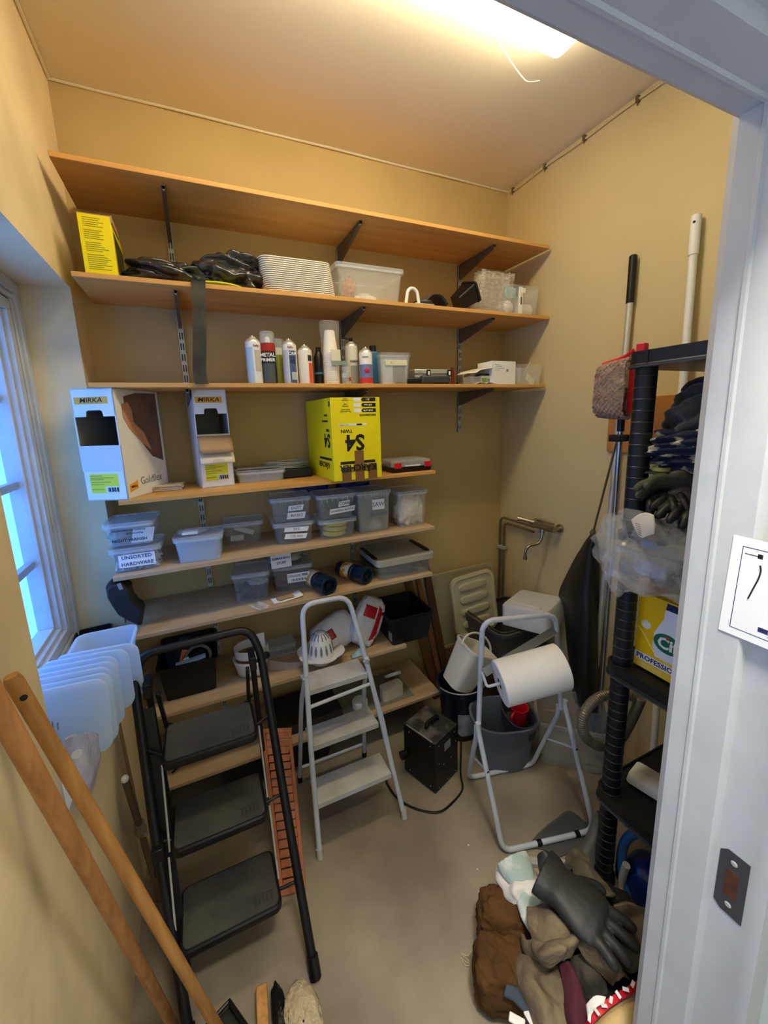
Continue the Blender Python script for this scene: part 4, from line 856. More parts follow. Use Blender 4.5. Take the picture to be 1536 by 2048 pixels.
rows=[[PX(.03,128,1478),PX(.045,160,1468),PX(.045,196,1468)],[PX(.02,135,1520),PX(.05,170,1510),PX(.05,199,1500)],[PX(.03,150,1560),PX(.05,180,1560),PX(.05,198,1540)],[PX(.03,160,1590),PX(.035,172,1600),PX(.035,178,1606)]]
hb=thing('hang_bag','torn clear plastic packet with a punched hole hanging off the sill edge','packet',PX(.03,150,1560))
obj('film',net(rows,20,16,na=.006,nf=22),mat('lilac_film','#cfd0e6',.2,alpha=.7,bump=.6,bs=30),hb,solid=.001)
q=PX(.055,154,1508); obj('punched_hole',M().lathe([(.011,0),(.011,.001)],16,Matrix.Translation(q)@RX(PI/2)@RY(.3)),mat('hole_white','#e8eef2',.5),hb)
# pole helpers
def pole(name,label,cat,p,q,r,ma,group=None,taper=1,n=14,hole=False):
    p,q=Vector(p),Vector(q); o=thing(name,label,cat,p,0,group)
    d=(q-p).normalized()
    obj('shaft',M().tube([p,p+d*.004,lerp(p,q,.5),q-d*.012,q],[r*.9,r,r,r*taper,r*taper*.8],n),ma,o)
    if hole:
        h=q-d*.045; side=d.cross((h-CAM).normalized()).normalized(); face=-(h-CAM).normalized(); face=(face-d*face.dot(d)).normalized()
        obj('hang_hole',M().tube([h+face*(r*.8),h+face*(r+.0005)],.006,12),M_ink,o)
    return o
M_ash=mat('ash_handle','#c08a4a',.45,col2='#9a6a34',ns=4,amt=.8,stretch=(14,14,1.2))
M_pine=mat('pine_handle','#b8804a',.45,col2='#8d5b2c',ns=4,amt=.8,stretch=(14,14,1.2))
pole('broom_handle','pale wooden handle with drilled hole leaning on the left wall, right one of the pair','handle',(.285,-1.27,0.02),PX(.03,22,1352),.0145,M_ash,'wooden handles leaning on the left wall',hole=True)
a_=PX(.10,2,1425); b_=PZ(.05,345,2048); d_=(a_-b_).normalized()
pole('broom_handle','thicker reddish wooden handle leaning on the left wall, left one of the pair','handle',b_-d_*.04,a_+d_*.12,.0145,M_pine,'wooden handles leaning on the left wall')
pp=PX(.035,250,1558); pj=PX(.04,282,1660)
o=thing('extension_pole','thin brown pole with a clamp joint leaning in the corner beside the black stepladder','pole',pj)
dd=(pj-pp).normalized(); low=PX(.10,385,2048); 
obj('lower_tube',M().tube([pj,low],.011,12),mat('brown_tube','#7a6048',.5),o)
obj('upper_tube',M().tube([pp,pj],.012,12),mat('grey_brown_tube','#6b5c4c',.5),o); obj('tip',M().lump(pp,(.013,.013,.013),1,0,nu=14,nv=10),M_white,o,sharp=0)
obj('joint',M().lump(pj,(.02,.02,.03),1,.05,nu=20,nv=14),mat('joint_beige','#a08c70',.5),o,sharp=0); obj('collar',M().tube([pj-dd*.045,pj-dd*.03],.017,14),M_greyt,o)
obj('screw',M().tube([pj+Vector((.01,-.01,0)),pj+Vector((.02,-.028,0))],.009,12),M_steel,o)
p1=PX(.012,240,1480); p2=PX(.012,345,1960)
tag(obj('thin_rod',M().tube([PX(.02,232,1420),PX(.03,320,1830)],.006,8),mat('tan_rod','#9a7f5c',.6)),'thin tan rod leaning against the wall under the window','rod')
# bottom-left brushes and dustpan
d0=thing('dustpan','dark green-black dustpan corner at the bottom edge, beside the wooden handles','dustpan',PZ(0,450,2040))
c0=PZ(0.03,458,2003)
obj('pan',M().prismz([(c0.x,c0.y),(c0.x-.16,c0.y-.06),(c0.x-.05,c0.y-.30),(c0.x+.12,c0.y-.22)],.004,.012),mat('pan_dark','#22261f',.4),d0)
obj('rim',M().tube([(c0.x-.16,c0.y-.06,.02),(c0.x,c0.y,.03),(c0.x+.12,c0.y-.22,.02)],.008,8),M_black,d0)
e0=PZ(.05,522,1985)
br=thing('brush_block','pale wooden brush handle pointing up at the bottom edge beside the dustpan','brush',e0)
obj('handle',M().bar((e0.x-.02,e0.y-.22,.03),(e0.x+.004,e0.y+.015,.05),.036,.024),M_ash,br,bevel=.004); obj('label_patch',M().bar((e0.x-.02,e0.y-.14,.0535),(e0.x-.012,e0.y-.10,.0575),.02,.001),M_greyt,br)
f0=PZ(.03,556,2005)
tag(obj('black_brush_head',M().lump((f0.x+.0,f0.y-.04,.032),(.022,.09,.03),2,.12,fold=.1,ffr=20,fdir=(0,1,0),mx=I4),M_black,sharp=0),'oval black bristle brush head lying between the wooden handle and cream brush','brush')
g0=PZ(.04,590,2030)
hb2=thing('dust_brush','cream bristled dust brush at the bottom edge, right of the black brush','brush',g0)
obj('bristles',M().lump((g0.x+.02,g0.y-.05,.045),(.055,.11,.043),4,.12,4,.1,24,(1,.2,0),.8),mat('cream_bristle','#b9a887',.85,bump=.8,bs=90),hb2,sharp=0)
for k in range(2): obj('rivet',M().lathe([(.004,0),(.002,.002)],10,T(g0.x+.015+.002*k,g0.y-.03-.02*k,.087)),M_ink,hb2)

# ================================================================== BLACK STEPLADDER
L=thing('black_stepladder','black folding stepladder with three wide rubber treads, standing open on the left','ladder',(.33,-.95,0))
ML=mat('black_ladder_paint','#0b0c0e',.42,.1,col2='#131416',ns=5,amt=.6)
MT=mat('dusty_tread','#34342f',.8,col2='#4c4b43',ns=7,amt=.8,bump=.25,bs=50)
def flat_tube(pts,wd,th,nrm):
    P=[Vector(p) for p in pts]; m=M(); R=[]; nr=Vector(nrm).normalized()
    for i in range(len(P)):
        t=(P[min(i+1,len(P)-1)]-P[max(i-1,0)]).normalized(); s_=t.cross(nr).normalized(); n2=s_.cross(t)
        R.append([P[i]+s_*wd/2*math.cos(a)+n2*th/2*math.sin(a) for a in np.linspace(0,2*PI,12,endpoint=False)])
    return m.rings(R)
fr=[(.562,-1.195,.02),(.545,-.93,.52),(.535,-.70,.95),(.50,-.665,1.04),(.12,-.665,1.035),(.09,-.70,.945),(.122,-.93,.52),(.175,-1.195,.02)]
obj('front_frame',flat_tube(bend(fr,.06,6),.020,.036,(0,-.9,-.45)) if False else M().tube(bend(fr,.07,7),.016,12),ML,L)
for x in(.562,.175): obj('foot',M().tube([(x,-1.215,.001),(x,-1.185,.055)],[.021,.019],12),M_black,L)
STP=[(.25,-1.125,.172,.485,.205),(.50,-1.005,.172,.478,.20),(.75,-.905,.168,.478,.20)]
for i,(z,y,x0,x1,d) in enumerate(STP):
    s=obj('step',M().rings([rr(x1-x0,d,.025,z-.034,(x0+x1)/2,y+d/2),rr(x1-x0+.006,d+.006,.028,z-.028,(x0+x1)/2,y+d/2),rr(x1-x0+.006,d+.006,.028,z-.008,(x0+x1)/2,y+d/2),rr(x1-x0-.004,d-.004,.025,z-.003,(x0+x1)/2,y+d/2)]),ML,L)
    obj('tread',M().rings([rr(x1-x0-.012,d-.012,.02,z-.004,(x0+x1)/2,y+d/2),rr(x1-x0-.014,d-.014,.02,z,(x0+x1)/2,y+d/2)]),MT,s)
    lg=M(); 
    for k in range(5): lg.box((x1-.085+.013*k,y+.03,z),(x1-.077+.013*k,y+.052,z+.0006))
    lg.box((x1-.09,y+.056,z),(x1-.02,y+.06,z+.0006)); obj('embossed_mark',lg,mat('tread_mark','#2e2e2c',.8),s)
    # side arms and pins to the frame
    yr=lerp(-1.195,-.70,(z-.02)/.93)
    for xs,xf in((x0,lerp(.18,.095,z)),(x1,.552)): obj('arm',M().tube([(xs,y+.06,z-.018),(xf,yr,z-.01)],.006,8),ML,s)
for xa,xb in ((.13,.10),(.50,.53)):
    obj('rear_leg',M().bar((xa,-.70,.93),(xb,-.425,.01),.022,.022,(0,-1,0)),ML,L,bevel=.004)
    obj('inner_leg',M().bar((xa+(.03 if xa<.3 else -.022),-.72,.90),(xa+(.035 if xa<.3 else -.03),-.60,.58),.014,.02,(0,-1,0)),ML,L,bevel=.002)
    obj('hinge_plate',M().box((xa-.012,-.74,.895),(xa+.012,-.66,.95)),ML,L,bevel=.003)
for a_,b_ in(((.16,-.66,.50),(.49,-.66,.735)),((.47,-.655,.52),(.17,-.655,.72))): obj('cross_rod',M().tube([a_,b_],.004,8),ML,L)
obj('cross_pin',M().tube([(.325,-.67,.617),(.325,-.645,.617)],.007,10),M_steel,L)
for (x,ya,za,yb,zb) in((.488,-.86,.74,-.94,.5),(.162,-.87,.72,-.97,.47),(.489,-.97,.49,-1.05,.26),(.16,-.99,.47,-1.08,.24)): obj('link_rod',M().tube([(x,ya,za),(x,yb,zb)],.0035,8),M_steel,L)
obj('side_plate',M().box((.11,-.98,.40),(.145,-.90,.50)),ML,L,bevel=.003)
obj('side_panel',M().prism([(0,0),(.0,.0)]+[],0,0) if False else M().bar((.165,-1.09,.08),(.12,-.74,.86),.006,.05,(1,0,0)),ML,L)
tag(obj('white_strip',M().bar(PX(.05,277,1512),PX(.05,272,1412),.008,.002,(1,0,0)),M_white),'narrow white strip standing beside the left rail of the black stepladder','strip')

# ================================================================== WHITE STEPLADDER
L=thing('white_stepladder','white painted tubular stepladder with three worn steps, standing in the middle','ladder',(.88,-.75,0))
MW=mat('worn_white_paint','#c9cdd2',.4,col2='#b3b8bd',ns=9,amt=.7)
MS=mat('worn_step','#c2c4c0',.55,col2='#a8a598',ns=7,amt=.9,bump=.15,bs=30)
fr=[(.684,-.846,.012),(.697,-.76,.47),(.715,-.69,.76),(.738,-.60,1.06),(.955,-.60,1.055),(1.00,-.68,.76),(1.04,-.74,.47),(1.094,-.848,.012)]
obj('front_frame',M().tube(bend(fr,.06,6),.0115,12),MW,L)
for p in((.684,-.846,.0),(1.094,-.848,.0)): obj('foot',M().tube([(p[0],p[1]-.002,.001),(p[0],p[1]+.006,.045)],.0145,12),mat('off_white_rubber','#b7b4aa',.7),L)
for z,y,x0,x1,d in((.235,-.812,.70,1.052,.135),(.47,-.752,.705,1.022,.125),(.705,-.70,.712,.998,.13)):
    s=obj('step',M().box((x0,y,z-.004),(x1,y+d,z)).box((x0,y,z-.026),(x1,y+.004,z-.002)).box((x0,y+d-.004,z-.024),(x1,y+d,z-.002)),MS,L,bevel=.002)
obj('crossbar',M().tube([(.705,-.715,.635),(1.01,-.70,.645)],.008,10),MW,L)
for s_,xa,xb in((-1,.715,.695),(1,.998,1.06)):
    P=[(xa,-.69,.775),(xa+s_*.012,-.67,.70),(xa+s_*.016,-.60,.55),(xb,-.43,.02)]
    obj('rear_leg',M().tube(spline(P,6),.0105,10),MW,L); obj('hinge_pin',M().tube([(xa-.016,-.69,.76),(xa+.016,-.69,.76)],.005,8),M_steel,L)
    obj('rear_foot',M().tube([(xb,-.43,.0015),(xb,-.432,.035)],.0135,10),M_black,L)
    obj('side_stay',M().tube([(xa+s_*.012,-.70,.70),(xb+(-s_*.01),-.75,.47),(xb+s_*.01,-.80,.24)],.004,8),MW,L)
obj('rear_bar',M().tube([(.695,-.45,.1),(1.06,-.45,.1)],.008,8),MW,L)
# ================================================================== DUCKBOARD
G=thing('duckboard','slatted reddish wooden duckboard leaning between the two stepladders','duckboard',(.54,-.92,0))
bl_,br_=Vector((.50,-.915,.002)),Vector((.60,-.935,.002)); tl_,tr_=Vector((.523,-.46,.40)),Vector((.665,-.49,.375))
M_teak=mat('reddish_teak','#b86b3c',.5,col2='#9a5530',ns=5,amt=.8,stretch=(8,2,2)); M_teak2=mat('reddish_teak_dark','#8a4a2a',.6)
nrm=((tl_-bl_).cross(br_-bl_)).normalized(); nrm=nrm if nrm.y<0 else -nrm
def gq(u,v): return lerp(lerp(bl_,br_,u),lerp(tl_,tr_,u),v)
for u in(.08,.93): obj('side_rail',M().bar(gq(u,0),gq(u,1),.016,.022,nrm),M_teak,G,bevel=.002)
for v in(0.01,.99): obj('end_rail',M().bar(gq(.0,v),gq(1,v),.02,.02,nrm),M_teak,G,bevel=.002)
for k in range(18):
    v=.05+.9*k/17; obj('slat',M().bar(gq(.16,v)+nrm*.004,gq(.86,v)+nrm*.004,.0265,.008,nrm),M_teak,G,bevel=.001)
for u,v in((.93,.1),(.08,.9),(.93,.93)): obj('screw',M().tube([gq(u,v)+nrm*.011,gq(u,v)+nrm*.0125],.004,10),M_teak2,G)

# ================================================================== HEATER
A_=PZ(0,871,1590); a=math.radians(20)
o=thing('fan_heater','black square metal fan heater box with carry handle and dusty top, on the floor','heater',(A_.x,A_.y,.001),a)
Hh=.285; Wd=.19
part('case',M().box((0,0,.006),(Wd,.21,Hh)),mat('heater_black','#060607',.4,col2='#0b0b0c',ns=8),o,bevel=.003)
part('top_plate',M().box((0.001,.001,Hh),(Wd-.001,.209,Hh+.003)),mat('dusty_black','#2a2a2a',.6,col2='#65625c',ns=16,amt=.9,contrast=(.45,.6)),o,bevel=.001)
part('top_edge',M().box((0,.02,Hh+.002),(.006,.19,Hh+.006)),M_greyt,o)
part('handle',M().tube(bend([(.055,.10,Hh),(.055,.10,Hh+.028),(.145,.10,Hh+.028),(.145,.10,Hh)],.018),.010,10),M_black,o)
for x,z in((.03,.26),(.16,.26),(.1,.24),(.03,.02),(.10,.02),(.17,.02),(.07,.13),(.13,.13),(.17,.20),(.03,.16)):
    part('screw',M().lathe([(.0035,0),(.002,.0015)],10,T(x,-.0002,z)@RX(PI/2)),M_steel,o)
for y,z in((.03,.26),(.17,.26),(.03,.03),(.17,.03)): part('screw',M().lathe([(.0035,0),(.002,.0015)],10,T(-.0002,y,z)@RY(-PI/2)),M_steel,o)
part('rating_plate',M().box((.075,-.001,.20),(.125,0,.245)),M_greyt,o)
part('rear_knob',M().tube([(0,.19,.12),(-.035,.20,.12)],[.018,.022],14),M_black,o)
for x in(.02,.17):
    for y in(.02,.19): part('rubber_foot',M().lathe([(.01,0),(.01,.006)],10,T(x,y,0)),M_black,o)
W=ROOTM[o.name]; cp_=[W@Vector((Wd-.015,-.003,.24)),W@Vector((Wd+.0,-.02,.2)),PZ(.08,921,1545),PZ(.006,925,1578),PZ(.006,905,1605),PZ(.006,878,1624),PZ(.006,840,1620),PZ(.006,806,1605),PZ(.006,785,1585),PZ(.006,772,1560),PZ(.02,775,1535)]
part('power_cord',M().tube(spline([W.inverted()@p for p in cp_],6),.005,8),M_black,o)

# ================================================================== PAPER ROLL STAND
S_=thing('roll_stand','white tubular floor stand for a paper roll with crossed legs','stand',(1.63,-1.05,0))
r_=.0115
TL=Vector((1.417,-1.0,1.0)); TR=PY(-1.09,1112,1228); HL=PY(-1.0,957,1452); HR=PY(-1.09,1122,1410)
obj('upper_frame',M().tube(bend([HL-Vector((0,0,.03)),TL,TR,HR-Vector((0,0,.02))],.06,7),r_,12),MW,S_)
F1,F2=PZ(.018,1006,1703),PZ(.018,1188,1660); B1,B2=PZ(.014,936,1556),PZ(.014,1064,1529)
hl2=HL+Vector((-.012,-.012,0)); hr2=HR+Vector((.012,-.012,0))
obj('front_leg_frame',M().tube(bend([hl2+Vector((0,.0,.03)),hl2,F1,F2,hr2,hr2+Vector((0,0,.03))],.05,6),r_,12),MW,S_)
hl3=HL+Vector((.0,.014,-.06)); hr3=HR+Vector((0,.014,-.06))
obj('rear_leg_frame',M().tube(bend([hl3+Vector((0,0,.05)),hl3,B1,B2,hr3,hr3+Vector((0,0,.05))],.05,6),r_,12),MW,S_)
for a_,b_ in((lerp(hl2,F1,.35),lerp(hl3,B1,.45)),(lerp(hr2,F2,.35),lerp(hr3,B2,.45))):
    obj('brace',M().tube([a_,b_],.005,8),MW,S_)
    for q in(a_,b_): obj('bolt',M().tube([q-Vector((.0,.012,0)),q+Vector((0,.012,0))],.0065,8),M_black,S_)
for f in(.42,.0): obj('rubber_band',M().tube([lerp(F1,F2,.36+f*1.0),lerp(F1,F2,.41+f*1.0)],.0135,12),M_black,S_)
RL=PY(-1.10,999,1367); RR_=PY(-1.19,1124,1332); ax=(RR_-RL).normalized(); RRr=.093
arm0=Vector((1.417,-1.0,RL.z+.004))
obj('roll_arm',M().tube(bend([arm0,RL-ax*.055,RL+ax*.02],.015),.006,10),MW,S_); obj('arm_knob',M().lump(arm0,(.016,.016,.016),1,0,nu=14,nv=10),MW,S_,sharp=0)
obj('roll_spindle',M().tube([RL+ax*.0,RR_+ax*.02],.008,10),MW,S_)
c1,c2=PY(-1.03,968,1345),PY(-1.09,1112,1259)
cb_=obj('cutter_bar',M().bar(c1,c2,.034,.003,(0,-.75,.65)).bar(c1+Vector((0,-.013,-.01)),c2+Vector((0,-.013,-.01)),.003,.016,(0,-.75,.65)),mat('dull_grey_steel','#8d8d84',.4,.6),S_)
q=ax.to_track_quat('Z','Y').to_matrix().to_4x4(); mx=Matrix.Translation(RL)@q; RLn=(RR_-RL).length
pr=thing('paper_roll','big white industrial paper roll held on the white stand','paper roll',RL)
obj('roll',M().lathe([(.022,0),(RRr-.004,0),(RRr,.003),(RRr,RLn-.003),(RRr-.004,RLn),(.022,RLn)],48,mx,caps=(False,False)),mat('roll_paper','#e9e6de',.85,bump=.05,bs=120),pr)
obj('core',M().lathe([(.022,.0005),(.022,RLn)],24,mx,caps=(False,False)).lathe([(.022,.002),(.018,.0025),(.018,RLn)],24,mx,caps=(False,True)),mat('core_card','#6e5c4a',.8),pr)
# ================================================================== CORNER: lids, bins, buckets
p0,p1=PY(-.02,840,1158),PY(-.02,987,1128)
m=M(); m.rings([[Vector((x,y+(.03 if s<1 else 0)*0,z)) for x,y,z in [(v.x,-.03-.05*(1-(v.y+.27)/.54)+e,.535+v.y) for v in rr(.62*s,.54*s,.05,0)]] for s,e in((1,0),(1,-.014),(.94,-.014),(.93,-.004))],(True,True))
m.v=[v+Vector((1.96,0,0)) for v in m.v]
tag(obj('large_lid',m,mat('big_clear_lid','#cfc7a2',.3,alpha=.45)),'large translucent storage lid standing against the back wall in the corner','lid')
rl=thing('ribbed_lid','beige translucent lid with four raised ribs leaning in the corner','lid',(2.0,-.2,.3))
mx=T(2.0,-.17,.60)@RY(-.06)@RX(-.12)
m=M(); m.rings([[mx@Vector((v.x,e,v.y)) for v in rr(.35*s,.42*s,.06,0)] for s,e in((1,.0),(1,-.02),(.92,-.024),(.88,-.012))],(True,True)); obj('panel',m,mat('beige_lid','#d0c8aa',.35,alpha=.8),rl)
for k in range(4): obj('rib',M().lump((0,0,0),(.115,.012,.028),1,0,sq=.6,nu=28,nv=14,mx=mx@T(0,-.016,.13-.085*k)),mat('beige_lid','#d0c8aa'),rl,sharp=0)
gb=thing('storage_bin','big dark grey translucent storage bin standing in the back right corner','bin',(2.13,-.34,.001),.0)
part('body',M().tub(.42,.42,.56,taper=.82,rim=.012,r=.06,rimh=.02,mx=T(0,-.21,0)),mat('grey_bin','#57534a',.35,alpha=.9),gb)
part('wire_rim',M().tube([v+Vector((0,0,.565)) for v in rr(.40,.40,.055,0)],.006,8,closed=True),mat('dark_rim','#3c332b',.4),gb)
fb_=thing('upturned_tub','milky white upturned box resting on the grey storage bin','box',(2.20,-.52,.58),.40)
part('shell',M().rings([rr(.30,.30,.03,0),rr(.29,.29,.03,.12),rr(.27,.27,.03,.135)],mx=RX(-.08)),mat('foam_white','#dcdcd6',.4,alpha=.93),fb_,bevel=.004)
part('ridge',M().box((-.11,-.09,.136),(-.095,.10,.142),RX(-.08)),M_white,fb_)
bb=thing('navy_bucket','black bucket with blue label standing behind the grey mop bucket','bucket',(1.66,-.50,.001))
part('body',M().lathe([(.105,0),(.13,.3),(.142,.3),(.142,.325),(.132,.325),(.126,.3),(.1,.006),(.001,.006)],36,caps=(True,False)),mat('navy_bucket_plastic','#151a2a',.35),bb)
m=M(); m.grid(lambda u,v:RZ(lerp(-2.3,-1.4,u))@Vector((lerp(.108,.122,v)+.0025,0,lerp(.04,.19,v))),10,3); part('label',m,mat('bucket_label','#7d8fae',.5,col2='#dadada',ns=12,amt=.9),bb)
part('wire_bail',M().tube([(.140*math.cos(t),.140*math.sin(t),.322-.012*math.sin(t)) for t in np.linspace(PI,2*PI,20)],.0035,8),M_steel,bb)
wb=thing('white_bucket','white bucket tipped on its side in the black bucket','bucket',(1.66,-.52,.34))
mx=T(1.595,-.565,.34)@RY(.50)@RX(.12)
m=M(); m.tub(.2,.19,.25,taper=.78,r=.04,rim=.006,rimh=.012,mx=T(.02,-.06,.0)@T(0,0,0)); m.v=[mx@v for v in m.v]; obj('body',m,mat('cream_bucket','#e4e0d2',.4),wb)
obj('handle',M().tube([mx@Vector((.02+.115*math.cos(t),.035+.10*math.sin(t)*.4+.0,.24+.075*math.sin(t))) for t in np.linspace(0,PI,16)],.006,8),M_white,wb)
mb=thing('mop_bucket','oval blue-grey mop bucket with wringer basket, behind the roll stand','bucket',(1.74,-.78,.001),-.35)
def oval(w_,d_,z,n=36,e=.75): return [Vector((w_/2*math.copysign(abs(math.cos(t))**e,math.cos(t)),d_/2*math.copysign(abs(math.sin(t))**e,math.sin(t)),z)) for t in np.linspace(0,2*PI,n,endpoint=False)]
part('body',M().rings([oval(.27,.21,0),oval(.30,.235,.12),oval(.33,.26,.25),oval(.355,.285,.25),oval(.36,.29,.275),oval(.335,.265,.275),oval(.32,.25,.25),oval(.26,.2,.01)],(True,True)),mat('mop_grey','#636c78',.45,col2='#555d68',ns=6),mb)
part('wringer_basket',M().rings([oval(.15,.22,.18),oval(.165,.25,.272),oval(.15,.235,.272),oval(.13,.2,.19)],(True,True),mx=T(.085,0,.006)),M_dgrey,mb)
wx=ROOTM[mb.name]@Vector((.09,.0,.215))
rw=thing('red_wringer','red plastic measuring cup inside the mop bucket','cup',wx)
m=M(); m.lathe([(.036,0),(.046,.09),(.05,.092),(.043,.09),(.034,.006),(.001,.006)],28,Matrix.Translation(wx),caps=(True,False)); obj('cup',m,M_red,rw); obj('cup_handle',M().tube(bend([wx+Vector((-.042,-.01,.08)),wx+Vector((-.075,-.02,.075)),wx+Vector((-.07,-.02,.03)),wx+Vector((-.038,-.01,.025))],.015),.006,8),M_red,rw)
# clear crate on the floor
cr_=thing('clear_crate','large empty clear crate lying on the floor beside the black rack','crate',(2.0,-1.02,.001),-.75)
part('body',M().tub(.36,.30,.26,taper=.86,rim=.012,r=.03,rimh=.015),mat('crate_clear','#b9bcb8',.22,alpha=.33,coat=.3),cr_)
for z in(.05,.13): part('rib_line',M().rings([rr(.36*.88,.30*.88,.03,z,0,.15),rr(.36*.885,.30*.885,.03,z+.004,0,.15)],(False,False),mx=T(0,-.002,0)),M_clear2,cr_)
# grey floor sheet and rail
rows=[[PZ(.003,1052,1700),PZ(.03,1080,1665),PZ(.07,1110,1640),PZ(.07,1138,1622),PZ(.02,1165,1640)],[PZ(.003,1085,1700),PZ(.004,1115,1680),PZ(.008,1145,1668),PZ(.01,1166,1652),PZ(.01,1178,1648)],[PZ(.003,1120,1715),PZ(.004,1150,1700),PZ(.004,1175,1685),PZ(.004,1186,1668),PZ(.004,1196,1658)]]
tag(obj('grey_mat',net(rows,24,24,na=.004,nf=10),mat('grey_felt','#4f504a',.9),solid=.004),'dark grey curled sheet on the floor under the foot of the roll stand','mat')
rows=[[PZ(.004,1100,1742),PZ(.04,1162,1690),PZ(.19,1188,1625),PZ(.19,1198,1622)],[PZ(.01,1150,1748),PZ(.08,1172,1705),PZ(.15,1200,1660),PZ(.15,1208,1650)],[PZ(.004,1190,1755),PZ(.03,1200,1730),PZ(.06,1215,1700),PZ(.06,1220,1690)]]
tag(obj('grey_sheet',net(rows,20,20,na=.004,nf=8),mat('grey_canvas','#6b6a60',.85),solid=.003),'grey canvas sheet propped against the left post of the black rack','cloth')
tag(obj('metal_rail',M().bar(PZ(.01,1035,1722),PZ(.01,1232,1738),.03,.018),mat('pale_rail','#a9a79c',.5)),'pale flat rail lying on the floor behind the pile of gloves','rail')

# ================================================================== FAUCET AND PIPES
M_chr=mat('worn_chrome','#a99e86',.28,.9)
pp_=thing('water_pipes','two bent metal water pipes running up the corner to the tap','pipes',(RW-.03,-.08,.3))
for k,(y0,zz,xx) in enumerate(((-.035,1.135,.030),(-.075,1.10,.030))):
    obj('pipe',M().tube(bend([(RW-xx,y0,.3),(RW-xx,y0,zz),(RW-xx,-.36,zz+.0)],.05,6),.0085,10),mat('pipe_metal','#8f8468',.35,.8),pp_)
obj('pipe_clip',M().box((RW-.045,-.09,.90),(RW-.004,-.02,.925)),M_steel,pp_,bevel=.003)
fa=thing('wall_tap','chrome wall mixer tap with S-shaped spout above the storage bin','tap',(RW-.05,-.46,1.14))
z=1.145
obj('body',M().tube([(RW-.06,-.37,z+.02),(RW-.06,-.56,z+.02)],.021,18),M_chr,fa)
for y in(-.385,-.545): obj('wall_inlet',M().tube([(RW-.06,y,z+.02),(RW-.002,y,z+.02)],.014,14).tube([(RW-.012,y,z+.02),(RW-.0005,y,z+.02)],.026,18),M_chr,fa)
obj('lever',M().tube([(RW-.07,-.40,z+.035),(RW-.12,-.34,z+.05)],[.013,.012],12),M_chr,fa)
obj('lever_tip',M().tube([(RW-.12,-.34,z+.05),(RW-.135,-.322,z+.053)],.0155,14),M_chr,fa)
obj('top_bar',M().bar((RW-.045,-.38,z+.05),(RW-.045,-.53,z+.047),.02,.008),M_chr,fa,bevel=.002)
obj('spout',M().tube(spline([(RW-.062,-.465,z+.005),(RW-.075,-.47,z-.05),(RW-.10,-.465,z-.085),(RW-.15,-.45,z-.095),(RW-.175,-.445,z-.12),(RW-.178,-.444,z-.165)],6),.0085,12),M_chr,fa)
obj('spout_collar',M().tube([(RW-.062,-.465,z+.012),(RW-.066,-.466,z-.02)],.016,14),M_chr,fa); obj('nozzle',M().tube([(RW-.178,-.444,z-.16),(RW-.179,-.444,z-.18)],.0125,12),M_chr,fa)
# ================================================================== BLACK COVER, POLES, MOP
cv=thing('parasol_cover','long black fabric cover hanging folded against the right wall','cover',(RW-.1,-.85,.2))
def C_(px,py,x): return PX(x,px,py)
rows=[[C_(1180,1070,2.30),C_(1183,1066,2.28),C_(1187,1068,2.27),C_(1192,1074,2.29),C_(1196,1082,2.33)],
 [C_(1150,1120,2.33),C_(1163,1120,2.27),C_(1174,1118,2.25),C_(1186,1122,2.27),C_(1198,1125,2.33)],
 [C_(1117,1185,2.34),C_(1140,1190,2.24),C_(1160,1190,2.22),C_(1180,1190,2.24),C_(1198,1190,2.33)],
 [C_(1128,1215,2.34),C_(1143,1230,2.22),C_(1164,1235,2.2),C_(1182,1240,2.22),C_(1199,1240,2.33)],
 [C_(1138,1330,2.33),C_(1150,1330,2.2),C_(1168,1330,2.18),C_(1185,1330,2.22),C_(1199,1330,2.33)],
 [C_(1150,1405,2.33),C_(1162,1415,2.2),C_(1175,1425,2.2),C_(1190,1425,2.25),C_(1204,1425,2.33)]]
obj('fabric',net(rows,40,30,na=.006,nf=9),mat('black_nylon','#191a16',.5,col2='#24251f',ns=8,bump=.3,bs=18),cv,solid=.004)
ap=C_(1186,1066,2.28)
obj('cord_knot',M().lump(ap,(.014,.014,.022),3,.3,nu=16,nv=12),mat('khaki_cord','#5a5230',.8),cv,sharp=0)
cl_=PX(2.26,1240,858)
obj('tie_cord',M().tube([ap,lerp(ap,cl_,.5)+Vector((0,0,-.0)),cl_],.0055,8),mat('khaki_cord','#5a5230',.8),cv)
M_alu=mat('pole_aluminium','#cfccc0',.32,.5)
w0,w1=PX(2.335,1267,510),PX(2.335,1251,720); dd=(w1-w0).normalized(); bot=Vector((2.30,w1.y+.02,.002))
o=thing('grip_pole','silver pole with long black grip leaning on the right wall','pole',bot)
g1=w0+dd*.21
obj('shaft',M().tube([g1,bot],.0145,14),M_alu,o); obj('grip',M().tube([w0,w0+dd*.005,g1],[.013,.0175,.0175],14),M_black,o)
w0=PX(2.335,1393,430); w1=PX(2.32,1372,690); dd=(w1-w0).normalized(); bot=w0+dd*((w0.z-.003)/-dd.z)
o=thing('white_pole','white pole with separate end sleeve leaning on the right wall behind the black rack','pole',bot)
obj('shaft',M().tube([w0+dd*.15,bot],.0155,14),M_white,o); obj('sleeve',M().tube([w0,w0+dd*.003,w0+dd*.152],[.016,.0185,.0185],14),M_white,o); obj('hang_hole',M().tube([w0+dd*.03+Vector((-.0185,-.004,0)),w0+dd*.03+Vector((-.0195,-.0045,0))],.005,10),M_ink,o)
